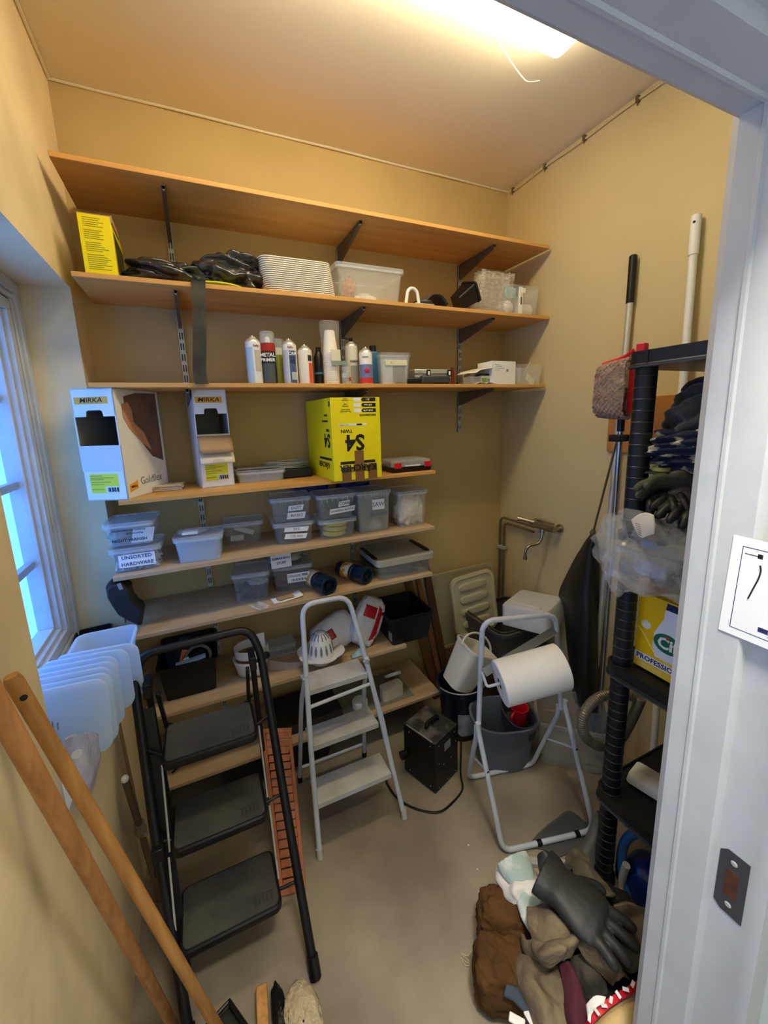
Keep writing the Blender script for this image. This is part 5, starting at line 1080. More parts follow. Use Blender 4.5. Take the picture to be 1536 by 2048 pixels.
# flat mop
mo=thing('flat_mop','red-backed grey knitted flat mop standing head up on a chrome pole','mop',PX(2.07,1232,1010)*1.0)
q0,q1=PX(2.10,1243,835),PX(2.12,1230,1015)
dd=(q1-q0).normalized(); bot=q0+dd*((q0.z-.003)/-dd.z)
obj('chrome_pole',M().tube([q0-dd*.0,bot],.011,12),mat('chrome_tube','#b9bdc2',.18,.9),mo); obj('black_joint',M().tube([q0-dd*.02,q0+dd*.06],.015,14),M_black,mo)
obj('clamp',M().box((q0.x-.03,q0.y-.02,q0.z-.105),(q0.x+.045,q0.y+.035,q0.z-.075)),M_black,mo,bevel=.004)
obj('second_tube',M().tube([q0+Vector((.03,-.03,-.08)),q1+Vector((.03,-.03,0)),(2.14,q1.y-.04,.4)],.0085,10),mat('chrome_tube','#b9bdc2'),mo)
hc=[PX(2.05,*p) for p in((1196,738),(1254,722),(1188,822),(1246,826))]
rows=[[hc[0]+Vector((.06,.0,.012)),lerp(hc[0],hc[1],.5)+Vector((.06,0,.014)),hc[1]+Vector((.06,0,.01))],[hc[0],lerp(hc[0],hc[1],.5)+Vector((-.012,0,0)),hc[1]],[lerp(hc[0],hc[2],.5)+Vector((-.01,0,0)),(hc[0]+hc[1]+hc[2]+hc[3])/4+Vector((-.02,0,0)),lerp(hc[1],hc[3],.5)],[hc[2],lerp(hc[2],hc[3],.5)+Vector((-.012,0,0)),hc[3]],[hc[2]+Vector((.05,.0,-.02)),lerp(hc[2],hc[3],.5)+Vector((.05,0,-.02)),hc[3]+Vector((.05,0,-.015))],[lerp(hc[0],hc[2],.5)+Vector((.055,0,0)),(hc[0]+hc[1]+hc[2]+hc[3])/4+Vector((.05,0,0)),lerp(hc[1],hc[3],.5)+Vector((.055,0,0))]]
mm=net(rows,64,64)
uu=(hc[1]-hc[0]).normalized(); vv=(hc[2]-hc[0]).normalized()
mm.v=[v+Vector((-1,-.3,0))*.0065*(math.sin((v-hc[0]).dot(uu)*300)*math.sin((v-hc[0]).dot(vv)*330)+.8*noise.noise(v*60)) for v in mm.v]
obj('knit_pad',mm,mat('knit_grey_red','#a08672',.95,col2='#8c4038',ns=18,amt=.8,bump=.7,bs=90,contrast=(.55,.7)),mo,solid=.012,sharp=0)
obj('red_backing',M().rings([[v+Vector((.02,.0,0)) for v in (hc[1],hc[3],hc[3]+Vector((.03,-.03,0)),hc[1]+Vector((.03,-.03,0)))],[v+Vector((.03,-.01,0)) for v in (hc[1],hc[3],hc[3]+Vector((.03,-.03,0)),hc[1]+Vector((.03,-.03,0)))]]),M_red,mo)
obj('red_strap',M().tube(spline([hc[0]+Vector((.03,0,.02)),lerp(hc[0],hc[1],.6)+Vector((.05,0,.03)),PX(2.1,1268,700)],6),.008,8),M_red,mo); 
tag(obj('red_clip',M().box((-.012,-.014,0),(.012,.014,.03),T(*PX(1.72,1284,703)+Vector((0,0,-.005)))),M_red,bevel=.003),'small red clip standing on the corner of the black rack top','clip')
# board on wall
yb0,yb1=PX(2.35,1213,905).y,PX(2.35,1330,745).y
tag(obj('wall_board',M().box((RW-.014,yb1-.08,1.655),(RW-.001,yb0,1.925)),mat('orange_board','#b57a3c',.6,col2='#a06a30',ns=4)),'orange-brown wooden board fixed to the right wall behind the mop','board')
# ================================================================== BLACK PLASTIC RACK
RK=thing('storage_rack','black plastic shelving rack with ribbed round posts, just inside the doorway on the right','rack',(1.98,-1.61,0))
M_rack=mat('rack_plastic','#0a0b0c',.5,col2='#111213',ns=6,amt=.7)
X0,X1,Y0,Y1=1.66,2.28,-1.825,-1.385
RZs=[.045,.43,.97,1.46,2.045]
def plate(z,th=.045):
    m=M(); w_,d_=X1-X0,Y1-Y0; cx,cy=(X0+X1)/2,(Y0+Y1)/2
    m.rings([rr(w_-.01,d_-.01,.04,z-th+.006,cx,cy),rr(w_,d_,.045,z-th+.006,cx,cy),rr(w_+.006,d_+.006,.047,z-th,cx,cy),rr(w_+.006,d_+.006,.047,z-th+.004,cx,cy),rr(w_,d_,.045,z-th+.008,cx,cy),rr(w_,d_,.045,z,cx,cy),rr(w_-.012,d_-.012,.042,z,cx,cy),rr(w_-.012,d_-.012,.042,z-.006,cx,cy)]); return m
for i,z in enumerate(RZs[1:]): 
    s=obj('rack_shelf',plate(z),M_rack,RK)
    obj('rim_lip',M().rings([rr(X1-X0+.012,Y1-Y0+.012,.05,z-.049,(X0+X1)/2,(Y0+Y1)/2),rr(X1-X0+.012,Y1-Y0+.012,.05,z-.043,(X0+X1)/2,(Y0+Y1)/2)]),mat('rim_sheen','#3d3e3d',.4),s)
for (x,y) in((X0+.045,Y1-.045),(X0+.045,Y0+.045),(X1-.045,Y1-.045),(X1-.045,Y0+.045)):
    prof=[]; z=0.001
    front=(x<1.8 and y>-1.6)
    p=M(); p.lathe([(.030,.001),(.0315,.01),(.0315,2.0)],24,T(x,y,0)); po=obj('post',p,M_rack,RK)
    if front:
        zz=.06
        while zz<1.98:
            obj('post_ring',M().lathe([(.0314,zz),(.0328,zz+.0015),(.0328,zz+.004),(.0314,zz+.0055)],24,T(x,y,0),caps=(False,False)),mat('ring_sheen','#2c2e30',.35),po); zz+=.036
    obj('post_foot',M().lathe([(.042,.0005),(.04,.03),(.033,.04)],24,T(x,y,0)),M_rack,RK)
# seam on the top board
obj('board_seam',M().box((X0-.0035,-1.462,1.998),(X0-.0028,-1.459,2.045)),M_ink,RK)
# clothes on the upper level
def cloth(name,label,cat,lumps,ma,solid=0,group=None):
    m=M()
    for l in lumps: m.lump(**l)
    return tag(obj(name,m,ma,sharp=0),label,cat,group)
zb=1.461
cloth('dark_garment','dark charcoal garment heaped at the top right inside the rack','garment',[dict(c=(1.93,-1.60,1.84),rad=(.20,.17,.12),seed=21,amp=.15,fr=1.8,fold=.14,ffr=8,fdir=(.2,.5,1),sq=.85,nu=90,nv=60)],mat('charcoal_cloth','#26272a',.92,col2='#3a3a3c',ns=6,bump=.3,bs=70,sheen=.3))
cloth('striped_garment','dark blue and cream striped garment folded below the charcoal one','garment',[dict(c=(1.86,-1.58,1.74),rad=(.18,.17,.09),seed=31,amp=.15,fr=2,fold=.18,ffr=14,fdir=(0,.45,1),sq=.85,nu=100,nv=70)],mat('navy_cream_cloth','#1c2234',.9,col2='#cbbf9c',ns=5,amt=.9,stretch=(1,2.2,7),contrast=(.56,.62),bump=.2,bs=60))
cloth('brown_garment','grey-brown velvety garment hanging beside the dark ones in the rack','garment',[dict(c=(1.85,-1.68,1.64),rad=(.15,.10,.09),seed=41,amp=.2,fr=2,fold=.16,ffr=7,fdir=(.3,1,.7),nu=80,nv=50)],mat('brown_velvet','#4d4238',.95,col2='#2c2622',ns=7,amt=.9,bump=.4,bs=50,sheen=.5))
cloth('grey_garment','mid grey folded garment under the striped one, beside the rack post','garment',[dict(c=(1.86,-1.55,1.59),rad=(.16,.14,.08),seed=45,amp=.15,fr=2,fold=.15,ffr=9,fdir=(.1,1,.7),nu=80,nv=50)],mat('grey_knit','#3b3a3d',.95,col2='#5a4f48',ns=9,bump=.4,bs=70))
# small cap/yellow ball
yc=PX(1.74,1325,942)
o=thing('green_cap','small dark green cap with a yellow crown lying under the garments','cap',yc)
obj('crown',M().lathe([(.032,0),(.03,.012),(.018,.02),(.004,.023)],20,Matrix.Translation(yc)),mat('lime_yellow','#a8a85a',.7),o); obj('brim',M().lathe([(.055,-.006),(.052,0),(.03,.002)],24,Matrix.Translation(yc)),mat('dark_olive','#25291c',.8),o)
# gloves: palm + five fingers built as one skin
def glove(name,label,mx,ma,s=1.0,curl=.25,spread=.10,cuff=.08,cuffm=None,vox=.0035,side=1,group=None,fold=0):
    m=M(); R=[]
    for x,w_,t_ in((-cuff,.048,.026),(-cuff*.5,.045,.025),(-.004,.037,.021),(.02,.042,.020),(.06,.049,.019),(.088,.047,.016),(.098,.042,.012)):
        R.append([Vector((x,w_*math.cos(a)*s,t_*math.sin(a)*s+.004*noise.noise(Vector((x*20,a,1))))) for a in np.linspace(0,2*PI,20,endpoint=False)])
    m.rings(R)
    for k,(y,L_) in enumerate(((-.036,.062),(-.012,.080),(.013,.086),(.037,.074))):
        a0=(k-1.5)*spread; P=[]; ang=0; p=Vector((.085,y,0)); P.append(p.copy())
        for q in range(4):
            ang-=curl*(.8+.3*math.sin(k*2+q)); p=p+Vector((math.cos(ang)*math.cos(a0),math.sin(a0),math.sin(ang)))*L_/4*1.05; P.append(p.copy())
        m.tube(spline(P,3),[.0128]*10+[.012,.0105,.006],12)
    P=[Vector((.015,.030*side,-.002)),Vector((.04,.060*side,-.008)),Vector((.065,.078*side,-.012)),Vector((.085,.084*side,-.018))]
    m.tube(spline(P,3),[.016,.0155,.015,.0145,.014,.014,.0135,.012,.011,.007],12)
    m.v=[mx@(v*s) for v in m.v]
    o=obj(name,m,ma,sharp=0)
    r=o.modifiers.new('r','REMESH'); r.mode='VOXEL'; r.voxel_size=vox*s; r.use_smooth_shade=True
    q=o.modifiers.new('s','SMOOTH'); q.factor=.5; q.iterations=3
    return tag(o,label,'glove',group)
M_blkg=mat('black_rubber_glove','#141514',.5,bump=.2,bs=60); M_dkg=mat('dark_knit_glove','#20211f',.9,bump=.4,bs=90)
base=PX(1.72,1300,985)
for k,(px,py,rz,rx,ma,lb) in enumerate([(1330,985,-2.6,.3,M_blkg,'black rubber glove on the rack, fingertips pointing left at the rack post'),(1375,1000,-2.9,-.4,M_blkg,'black glove lying under the olive one on the rack'),(1385,965,2.4,.6,mat('olive_glove','#4a4a3a',.85,bump=.3,bs=60),'olive-grey glove with a curled cuff on the rack, beside the door frame')]):
    p=PX(1.76,px,py); glove('work_glove',lb,T(p.x,p.y,p.z)@RZ(rz)@RX(rx),ma,1.0,curl=.3,group='gloves on the middle level of the rack')
# plastic bag
bagm=M()
pc=[PX(1.63,*q) for q in((1240,1035),(1290,1080),(1360,1080),(1225,1110),(1265,1170),(1340,1160))]
fb_=thing('clear_plastic_bag','large crumpled clear plastic bag bulging out of the black rack above the yellow box','bag',PX(1.63,1290,1200))
M_bagf=mat('clear_bag_film','#d6d5cc',.12,alpha=.20,coat=1,spec=1,bump=.25,bs=14)
m=M().lump(PX(1.66,1310,1110),(.085,.185,.125),52,.30,1.9,.14,4,(.2,.6,1),.95,30,22,oc=3); obj('film',m,M_bagf,fb_,sharp=18)
m=M().lump(PX(1.60,1250,1135),(.045,.075,.085),57,.30,2,.14,4,(.2,1,.5),.95,24,18,oc=3); obj('hanging_lobe',m,M_bagf,fb_,sharp=18)
m=M().lump(PX(1.64,1225,1075),(.03,.05,.085),58,.28,2,.12,4,(.2,1,.3),.95,20,16,oc=3); obj('side_lobe',m,M_bagf,fb_,sharp=18)
obj('inner_wrap',M().lump(PX(1.70,1330,1110),(.05,.13,.085),61,.3,2.5,.25,8,(.2,1,.5),.9,80,50),mat('grey_inner','#8d8b84',.35,alpha=.55,coat=.5),fb_,sharp=0)
q=PX(1.57,1285,1045)
lbm=net([[PX(1.575,1262,1040),PX(1.57,1275,1030),PX(1.565,1292,1025),PX(1.57,1308,1030)],[PX(1.57,1268,1055),PX(1.565,1278,1050),PX(1.56,1295,1052),PX(1.565,1310,1052)],[PX(1.57,1276,1070),PX(1.56,1284,1076),PX(1.565,1296,1072),PX(1.57,1309,1068)]],12,12)
obj('paper_label',lbm,mat('cream_label','#ddd3bb',.7),fb_,solid=.001)
for k in range(6):
    a_,b_=PX(1.553,1270+k*1.2,1046+k*4.2),PX(1.553,1280+k*.6,1050+k*4.2); obj('print_line',M().tube([a_,b_],.0007,5),M_ink,fb_)
# yellow detergent box
a_,b_=PZ(.971,1267,1325),PZ(.971,1343,1368)
dv=(b_-a_); dv.z=0; ang=math.atan2(dv.y,dv.x); h=.275
yb=thing('detergent_box','bright yellow cleaning product carton with green oval logo, on the rack','box',(a_.x,a_.y,.971),ang)
Wf=.20
part('carton',M().box((0,0,0),(Wf,.13,h)),mat('cif_yellow','#f0c40c',.4,col2='#e2b408',ns=4,amt=.5),yb,bevel=.0015)
part('white_band',M().box((0,-.0006,.028),(Wf,0,.055)),M_label,yb)
part('pale_base',M().box((0,-.0006,.0),(Wf,0,.026)),mat('pale_yellow','#f2cf3a',.4),yb)
for k in range(3): part('print_line',M().box((.012,-.001,.006+.006*k),(.10,-.0006,.0075+.006*k)),mat('light_yellow_print','#f7e49a',.5),yb)
text('PROFESSIONAL',yb,mat('navy_print','#1c2352',.5),T(.008,-.001,.0415)@FRONT,.0245,bold=.0006,align='LEFT',sx=1.05)
bp=[(.072,.066),(.150,.066),(.165,.10),(.165,.150),(.150,.180),(.135,.205),(.132,.245),(.092,.245),(.089,.21),(.075,.18),(.062,.15),(.06,.10)]
part('bottle_picture',M().prism(bp,-.0006,0),mat('bottle_white','#dfe4ee',.5),yb)
part('green_oval',M().prism([(.108+.046*math.cos(t),.128+.034*math.sin(t)) for t in np.linspace(0,2*PI,36,endpoint=False)],-.0012,-.0006),mat('logo_green','#0c6b45',.5),yb)
text('Cif',yb,M_label,T(.108,-.0016,.126)@FRONT,.054,bold=.0016)
part('red_dot',M().prism([(.1075+.006*math.cos(t),.150+.006*math.sin(t)) for t in np.linspace(0,2*PI,18,endpoint=False)],-.0026,-.0012),mat('dot_red','#c23a22',.5),yb)
part('navy_cap',M().prism([(.092,.246),(.132,.246),(.128,.27),(.096,.27)],-.0006,0),mat('navy_print','#1c2352'),yb)
part('badge',M().prism([(.032+.017*math.cos(t),.165+.015*math.sin(t)) for t in np.linspace(0,2*PI,24,endpoint=False)],-.0006,0),mat('badge_cream','#efe7c4',.5),yb)
part('badge_mark',M().prism([(.038+.006*math.cos(t),.165+.010*math.sin(t)) for t in np.linspace(0,2*PI,16,endpoint=False)],-.0012,-.0006),M_label,yb)
part('brown_swirl',M().prism([(.135,.058),(.15,.07),(.175,.072),(.19,.06),(.19,.056),(.135,.056)],-.0012,-.0006),mat('swirl_brown','#5a3a1c',.5),yb)
part('swirl_line',M().tube([(.004,-.0008,.15),(.03,-.0008,.125),(.07,-.0008,.075),(.12,-.0008,.058)],.0012,5),mat('light_yellow_print','#f7e49a'),yb)
rb=PX(1.86,1262,1290)
o=thing('red_bottle','dark red bottle standing behind the yellow carton on the rack','bottle',(1.86,-1.43,.971))
obj('body',M().lathe([(.03,.971),(.034,.975),(.034,1.12),(.014,1.17),(.014,1.20)],24,T(1.85,-1.475,0)),mat('deep_red','#6a1410',.35),o); obj('cap',M().lathe([(.017,1.20),(.017,1.225)],18,T(1.85,-1.475,0)),M_black,o)
# lower level
o=clearbox('clear_bin','open clear bin on the lower level of the rack','' if False else (1.99,-1.66,.431),-1.45,.17,.16,.17,lid=False,ma=mat('bin_clear','#b9bcba',.22,alpha=.45))
f0=PZ(.431,1262,1535)
o=thing('polystyrene_block','cream-white polystyrene block on the lower level of the rack','block',(1.80,-1.52,.431),-1.35)
part('block',M().rings([rr(.17,.10,.012,0,0,.05),rr(.175,.105,.014,.006,0,.05),rr(.165,.095,.012,.036,0,.05),rr(.12,.06,.01,.045,0,.05)]),mat('polystyrene','#e8e2d0',.7,bump=.2,bs=120),o)
part('dimple',M().lathe([(.012,.044),(.010,.048),(.003,.048)],16,T(.02,.05,0)),mat('cream_dimple','#d8cfae',.7),o)
for k,(x,y) in enumerate(((1.93,-1.49),(1.96,-1.53))):
    p=Vector((x,y,.432)); tag(obj('steel_bar',M().tube([p,p+Vector((.03,-.06,.36))],.011,10),mat('chrome_tube','#b9bdc2')),['shiny steel tube leaning on the lower rack level, left one','shiny steel tube leaning on the lower rack level, right one'][k],'tube','steel tubes on the rack')
# vacuum hose
hp=[PY(-1.36,1283,1402),PY(-1.34,1255,1390),PY(-1.32,1222,1388),PY(-1.31,1190,1400),PY(-1.31,1168,1428),PY(-1.31,1166,1462),PY(-1.31,1185,1487),PY(-1.32,1212,1492),PY(-1.34,1240,1478),PY(-1.35,1258,1450),PY(-1.36,1272,1420),PY(-1.37,1282,1396)]
P=spline(hp,18); P=[v+Vector((-.0,.0,0)) for v in P]
o=thing('vacuum_hose','grey-brown corrugated vacuum hose looped around the front post of the rack','hose',P[60])
obj('hose',M().tube(P,[.0205 if k%2 else .0185 for k in range(len(P))],14),mat('hose_taupe','#6f6753',.35,.3),o)
# blue appliance under the rack
bc=PX(1.78,1290,1745)
o=thing('blue_vacuum','blue vacuum cleaner with looped handle on the floor under the rack','vacuum cleaner',(1.86,-1.55,.001))
obj('body',M().lump(PX(1.82,1292,1775),(.09,.085,.13),70,.04,1.5,sq=.8,flat=.002),mat('deep_blue','#0e2a66',.3,col2='#173a80',ns=3),o,sharp=0)
hk=[PX(1.74,*q) for q in((1262,1790),(1248,1760),(1243,1715),(1252,1680),(1275,1665),(1300,1672),(1312,1700))]
obj('handle',M().tube(spline(hk,6),.017,14),mat('handle_blue','#2f639a',.3),o)
obj('white_hose',M().tube(spline([PX(1.73,*q) for q in((1253,1730),(1244,1760),(1246,1790),(1262,1822),(1285,1835))],6),.014,12),mat('cream_hose','#cfc8ae',.5),o)
obj('black_duct',M().tube(spline([PX(1.76,*q) for q in((1285,1655),(1256,1668),(1240,1700),(1236,1760),(1245,1800))],6),.010,10),M_black,o)
# ================================================================== PILE OF GLOVES AND CLOTHES
M_suede=mat('brown_suede','#5c4024',.95,col2='#45301a',ns=9,amt=.8,bump=.35,bs=40,spec=.1)
M_tan=mat('tan_glove','#7d6d55',.95,col2='#544734',ns=9,amt=.95,bump=.7,bs=45)
M_khaki=mat('khaki_cloth','#6e6148',.95,col2='#524833',ns=7,amt=.9,bump=.3,bs=50)
M_maroon=mat('maroon_cloth','#4a1a26',.9,bump=.2,bs=40)
M_tealg=mat('teal_white_glove','#9fb0a8',.9,col2='#dcdcd4',ns=11,amt=.9,bump=.4,bs=60,contrast=(.45,.6))
c=PZ(.10,1003,1895)
o=thing('brown_cushion','brown suede two-part cushion at the left of the glove pile','cushion',(c.x,c.y,0))
def blk(mx,w_,d_,h_,seed,ma,root,nm):
    m=M().lump((0,0,h_/2),(w_/2,d_/2,h_/2),seed,.12,2.2,.04,6,(1,.3,.2),.6,70,50,mx=mx); obj(nm,m,ma,root,sharp=0)
ar=-.62
u_=PZ(.10,1006,1848); l_=PZ(.10,1000,1948); blk(T(u_.x,u_.y,.012)@RZ(ar),.175,.14,.19,81,M_suede,o,'upper_pad'); blk(T(l_.x,l_.y,.005)@RZ(ar),.17,.15,.19,84,M_suede,o,'lower_pad')
obj('card_edge',M().bar(PZ(.16,958,1789),PZ(.16,1012,1790),.02,.003),mat('inner_card','#d8c9ae'),o)
# heap core
tag(obj('dark_rags',M().lump((1.40,-1.60,.07),(.24,.20,.10),90,.3,2,.12,6,flat=.002),mat('dark_rag','#1d1c19',.95),sharp=0),'dark rags underneath the pile of work gloves','rags')
def pz(z,x,y): return PZ(z,x,y)
def place(z,x,y,rz,rx=0,ry=0): p=PZ(z,x,y); return T(p.x,p.y,p.z)@RZ(rz)@RY(ry)@RX(rx)
def dirz(z,p,q): a_,b_=PZ(z,*p),PZ(z,*q); return math.atan2(b_.y-a_.y,b_.x-a_.x)
# white/teal leather cuff glove
g=glove('leather_glove','pale teal and white leather work glove at the top left of the pile','' if False else place(.23,1050,1770,dirz(.23,(1035,1755),(1080,1830)),.1,.25),M_tealg,1.15,curl=.35,cuff=.07,group='work gloves in the pile by the door')
rows=[[pz(.20,993,1736),pz(.23,1022,1742),pz(.24,1050,1733),pz(.22,1070,1740)],[pz(.20,998,1765),pz(.25,1025,1768),pz(.26,1052,1764),pz(.24,1080,1765)],[pz(.19,1010,1795),pz(.23,1030,1800),pz(.24,1055,1798),pz(.23,1085,1795)],[pz(.18,1017,1815),pz(.21,1040,1816),pz(.21,1058,1812),pz(.2,1080,1810)]]
tag(obj('glove_cuff',net(rows,44,44,na=.014,nf=22,seed=3),mat('white_cuff','#dad4cc',.9,col2='#39424f',ns=7,amt=.8,contrast=(.6,.66),bump=.3,bs=50),solid=.006,sharp=0),'stained white canvas glove cuff spread over the brown cushion','glove cuff')
# big dark rubber glove
mx=place(.345,1122,1775,dirz(.34,(1100,1745),(1225,1835)),.0,.20)
glove('rubber_glove','large black rubber glove with fingers spread, on top of the pile','' if False else mx,mat('charcoal_rubber','#22231f',.55,col2='#2e2e29',ns=8,bump=.15,bs=50),1.32,curl=.07,spread=.17,cuff=.05,side=1,group='work gloves in the pile by the door')
rows=[[pz(.36,1078,1712),pz(.385,1086,1702),pz(.38,1095,1706),pz(.36,1100,1722)],[pz(.34,1080,1745),pz(.36,1098,1735),pz(.36,1115,1738),pz(.33,1125,1745)],[pz(.30,1090,1780),pz(.33,1112,1775),pz(.34,1135,1772),pz(.32,1155,1770)]]
tag(obj('rubber_cuff',net(rows,20,20,na=.002),mat('charcoal_rubber','#22231f'),solid=.012,sharp=0),'upturned pointed cuff of the large black rubber glove','glove cuff')
# tan fabric folds
def fold_piece(name,label,rows,ma,cat='cloth',th=.012,na=.0065,seed=0,fold=.005):
    return tag(obj(name,net([[pz(*q) for q in r] for r in rows],60,50,na=na*1.7,nf=19,seed=seed,fold=fold,ffr=70,fdir=(1,.6,0)),ma,solid=th,sharp=0),label,cat)
fold_piece('tan_gauntlet','tan gauntlet running down from the teal glove to the rolled sleeve',[[(.25,1055,1815),(.28,1085,1805),(.28,1115,1820),(.24,1130,1850)],[(.25,1060,1850),(.29,1095,1845),(.29,1130,1855),(.25,1155,1870)],[(.24,1068,1885),(.28,1100,1882),(.28,1140,1872),(.25,1165,1872)]],M_tan,'glove')
fold_piece('tan_jacket_sleeve','rolled tan sleeve across the middle of the pile',[[(.22,1048,1870),(.28,1075,1890),(.28,1110,1882),(.29,1150,1868),(.24,1165,1868)],[(.20,1050,1895),(.31,1080,1905),(.32,1115,1900),(.31,1145,1888),(.25,1165,1880)],[(.18,1055,1920),(.26,1085,1925),(.27,1115,1918),(.26,1140,1905),(.22,1160,1893)]],M_tan,'sleeve',seed=4)
fold_piece('tan_trousers','tan cloth leg spreading down to the bottom edge of the photo',[[(.18,1040,1910),(.22,1070,1925),(.20,1100,1930),(.20,1128,1940)],[(.16,1030,1965),(.24,1062,1960),(.20,1085,1955),(.22,1130,1965)],[(.14,1050,2010),(.22,1075,2000),(.20,1100,2005),(.20,1135,2010)],[(.12,1062,2060),(.2,1090,2060),(.2,1115,2060),(.18,1142,2060)]],M_tan,'cloth',seed=7,fold=.006)
fold_piece('maroon_strap','maroon cloth strip running down the middle of the pile',[[(.235,1118,1928),(.255,1130,1922),(.24,1142,1926)],[(.22,1126,1970),(.245,1145,1965),(.23,1160,1972)],[(.2,1132,2020),(.23,1150,2020),(.21,1170,2015)],[(.18,1136,2060),(.21,1155,2060),(.19,1172,2055)]],M_maroon,'cloth',th=.008)
fold_piece('khaki_gauntlet','khaki glove with long fingers on the right of the sleeve',[[(.26,1158,1870),(.29,1168,1868),(.28,1190,1880)],[(.25,1165,1900),(.29,1190,1895),(.27,1215,1910)],[(.22,1195,1935),(.26,1215,1930),(.24,1240,1935)],[(.19,1225,1965),(.22,1238,1962),(.20,1255,1950)]],M_tan,'glove',seed=9,th=.02)
fold_piece('khaki_bag','olive khaki cloth bag beside the door frame',[[(.30,1225,1812),(.31,1255,1810),(.30,1285,1812),(.28,1300,1815)],[(.26,1222,1850),(.25,1255,1850),(.27,1285,1845),(.26,1300,1850)],[(.22,1215,1890),(.26,1250,1895),(.25,1280,1890),(.22,1298,1890)],[(.16,1240,1940),(.2,1262,1945),(.2,1280,1935),(.16,1295,1930)]],M_khaki,'bag',seed=12,fold=.008)
fold_piece('olive_flap','olive cloth running from the grey sheet into the pile beside the black glove',[[(.12,1135,1722),(.16,1150,1700),(.14,1170,1715)],[(.18,1160,1760),(.22,1180,1745),(.18,1200,1760)],[(.2,1190,1800),(.24,1215,1790),(.2,1235,1800)]],mat('olive_cloth','#625a44',.95,col2='#4b4433',ns=8,bump=.3,bs=60),'cloth',seed=14)
fold_piece('dark_grey_glove','mottled black and grey glove under the khaki gauntlet',[[(.18,1145,1915),(.22,1165,1905),(.2,1190,1930)],[(.15,1150,1955),(.2,1180,1950),(.18,1210,1960)],[(.12,1165,1990),(.16,1190,1985),(.14,1215,1985)]],mat('mottled_dark','#23221f',.95,col2='#6a6252',ns=10,amt=.9,bump=.3,bs=50),'glove',seed=16,th=.02)
# red/white sack
o=thing('seed_sack','cream paper sack with a red printed hem at the bottom right of the pile','sack',pz(.1,1220,2040))
obj('paper',net([[pz(.17,1170,2055),pz(.2,1205,2015),pz(.2,1245,1985),pz(.18,1282,1965)],[pz(.17,1180,2085),pz(.22,1215,2050),pz(.22,1255,2020),pz(.18,1290,2005)],[pz(.15,1200,2120),pz(.2,1240,2090),pz(.2,1270,2070),pz(.15,1300,2050)]],24,24,na=.004,seed=3),mat('sack_cream','#c9ae78',.85,col2='#b39660',ns=10,bump=.3,bs=70),o,solid=.006,sharp=0)
obj('red_hem',net([[pz(.205,1168,2050),pz(.235,1205,2008),pz(.235,1245,1978),pz(.21,1285,1955)],[pz(.20,1172,2064),pz(.235,1212,2024),pz(.235,1250,1995),pz(.205,1286,1975)]],24,6,na=.003,seed=3),M_red,o,solid=.004,sharp=0)
for k in range(7):
    t=k/6; q=lerp(pz(.245,1178,2036),pz(.245,1265,1968),t); obj('white_print',M().box((-.008,-.004,0),(.008,.004,.003),Matrix.Translation(q)@RZ(.6+k)@RX(.4)),M_label,o)
obj('white_fold',net([[pz(.22,1172,2010),pz(.24,1190,1992),pz(.24,1212,1994)],[pz(.22,1176,2040),pz(.24,1192,2015),pz(.24,1208,2008)]],8,8),M_paper,o,solid=.003)
# bluish fingers, white strips and string
mx=place(.16,1030,1985,dirz(.16,(1005,1985),(1055,2015)),0,.3)
glove('blue_grey_glove','blue-grey fine glove poking out under the brown cushion, bottom edge','' if False else mx,mat('slate_glove','#3a4450',.85,bump=.3,bs=60),.75,curl=.15,cuff=.04,group='work gloves in the pile by the door')
for k,(a_,b_) in enumerate((((1018,2032),(1050,2050)),((1052,2020),(1072,2055)))): 
    tag(obj('plastic_strip',M().bar(pz(.15,*a_),pz(.15,*b_),.022,.008),M_white,bevel=.003),['left short white plastic strip at the bottom edge of the glove pile','right short white plastic strip at the bottom edge of the glove pile'][k],'strip','white strips in the glove pile')
sp_=[pz(.003,*q) for q in((946,1898),(935,1912),(922,1906),(928,1914),(938,1922),(934,1926),(922,1916),(930,1930),(940,1930),(934,1918))]
tag(obj('string',M().tube(spline(sp_,5),.0016,6),mat('string_cream','#b7aa8a',.9)),'small tangle of cream string on the floor left of the brown cushion','string')
for k,(x,y) in enumerate(((937,1690),(1000-45,1738))):
    q=pz(.001,x,y); tag(obj('paint_chip',M().lump(q,(.004,.003,.002),k,.3,nu=10,nv=6),M_white),['tiny white paint chip on the floor left of the roll stand foot','tiny white paint chip on the floor above the brown cushion'][k],'chip')
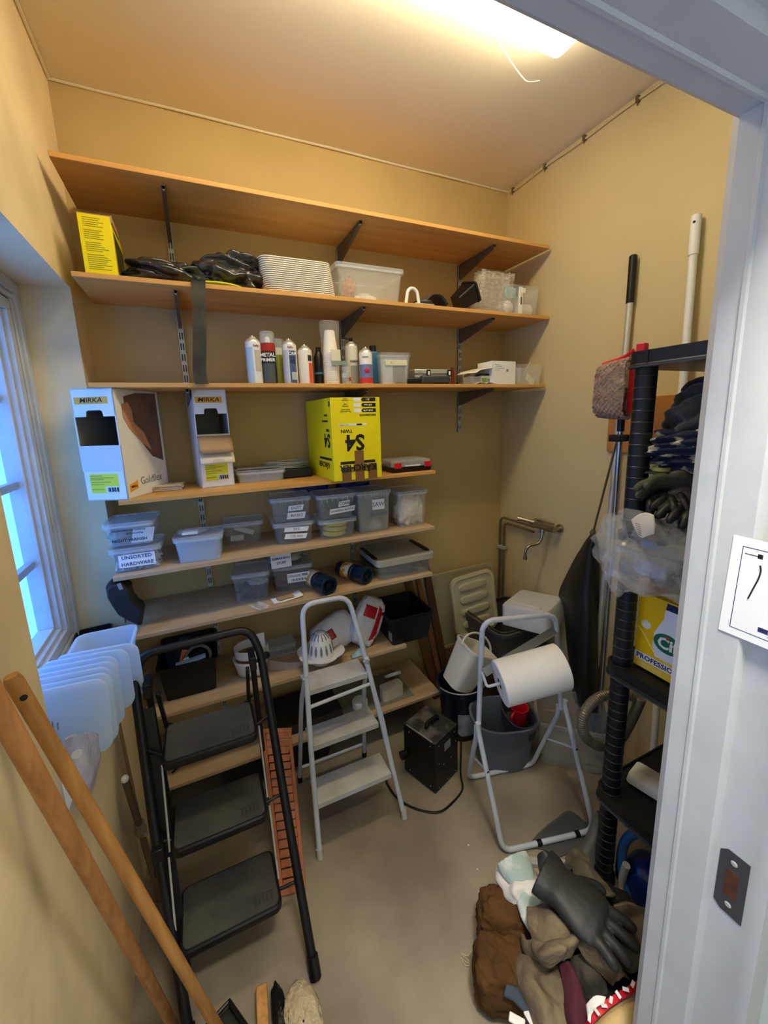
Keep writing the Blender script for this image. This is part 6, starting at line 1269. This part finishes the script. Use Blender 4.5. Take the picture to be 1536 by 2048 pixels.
# ================================================================== LOT SIGN ON THE DOOR FRAME
A,B,Cc=PX(1.2385,1470,1070),PX(1.2385,1437,1258),PX(1.2385,1536,1085)
ex=(Cc-A).normalized(); ez=(A-B).normalized(); ez=(ez-ex*ez.dot(ex)).normalized(); ny=ez.cross(ex)
Hs=(A-B).length; Ws=Hs*.72
sg=thing('lot_sign','white auction lot sheet with blue border and handwritten number, taped to the door frame','sign',B); sg.rotation_euler=(0,0,0)
MXS=Matrix(((ex.x,ny.x,ez.x,B.x),(ex.y,ny.y,ez.y,B.y),(ex.z,ny.z,ez.z,B.z),(0,0,0,1)))
inv=ROOTM[sg.name].inverted()@MXS
if (MXS.to_3x3()@Vector((0,-1,0))).x>0: print('SIGN FLIP')
part('sheet',M().box((0,-.0004,0),(Ws,0,Hs)),M_paper,sg,mx=inv)
bm2=M(); e=Hs*.085; t=.0011
for a_,b_ in(((e,e*.9),(Ws-e,e*.9+t)),((e,Hs-e-t),(Ws-e,Hs-e)),((e,e*.9),(e+t,Hs-e)),((Ws-e-t,e*.9),(Ws-e,Hs-e))): bm2.box((a_[0],-.0007,a_[1]),(b_[0],-.0004,b_[1]))
part('blue_border',bm2,mat('border_blue','#27275e',.6),sg,mx=inv)
part('gavel_mark',M().box((e*1.3,-.0007,Hs*.845),(e*2.6,-.0004,Hs*.852)).box((e*2.45,-.0007,Hs*.83),(e*2.9,-.0004,Hs*.872)),M_ink,sg,mx=inv)
text('AUKTION',sg,mat('border_blue','#27275e'),inv@T(e*3.6,-.0007,Hs*.85)@FRONT,Hs*.058,align='LEFT',bold=.0003,sx=1.2)
d1=[(Ws*.33,Hs*.77),(Ws*.345,Hs*.72),(Ws*.335,Hs*.64),(Ws*.30,Hs*.53),(Ws*.265,Hs*.42)]
part('pen_stroke',M().tube(spline([(x,-.0006,z) for x,z in d1],5),.0013,6),M_ink,sg,mx=inv)
d2=[(Ws*.66,Hs*.70),(Ws*.58,Hs*.66),(Ws*.55,Hs*.60),(Ws*.66,Hs*.60),(Ws*.70,Hs*.68),(Ws*.70,Hs*.45)]
part('pen_stroke',M().tube(spline([(x,-.0006,z) for x,z in d2],5),.0013,6),M_ink,sg,mx=inv)
part('blue_logo_block',M().box((Ws*.42,-.0007,Hs*.135),(Ws*.8,-.0004,Hs*.18)),mat('border_blue','#27275e'),sg,mx=inv)
text('auktion',sg,M_label,inv@T(Ws*.61,-.0009,Hs*.157)@FRONT,Hs*.04,bold=.0002)
text('www.auktion',sg,M_greyt,inv@T(Ws*.6,-.0007,Hs*.118)@FRONT,Hs*.02)
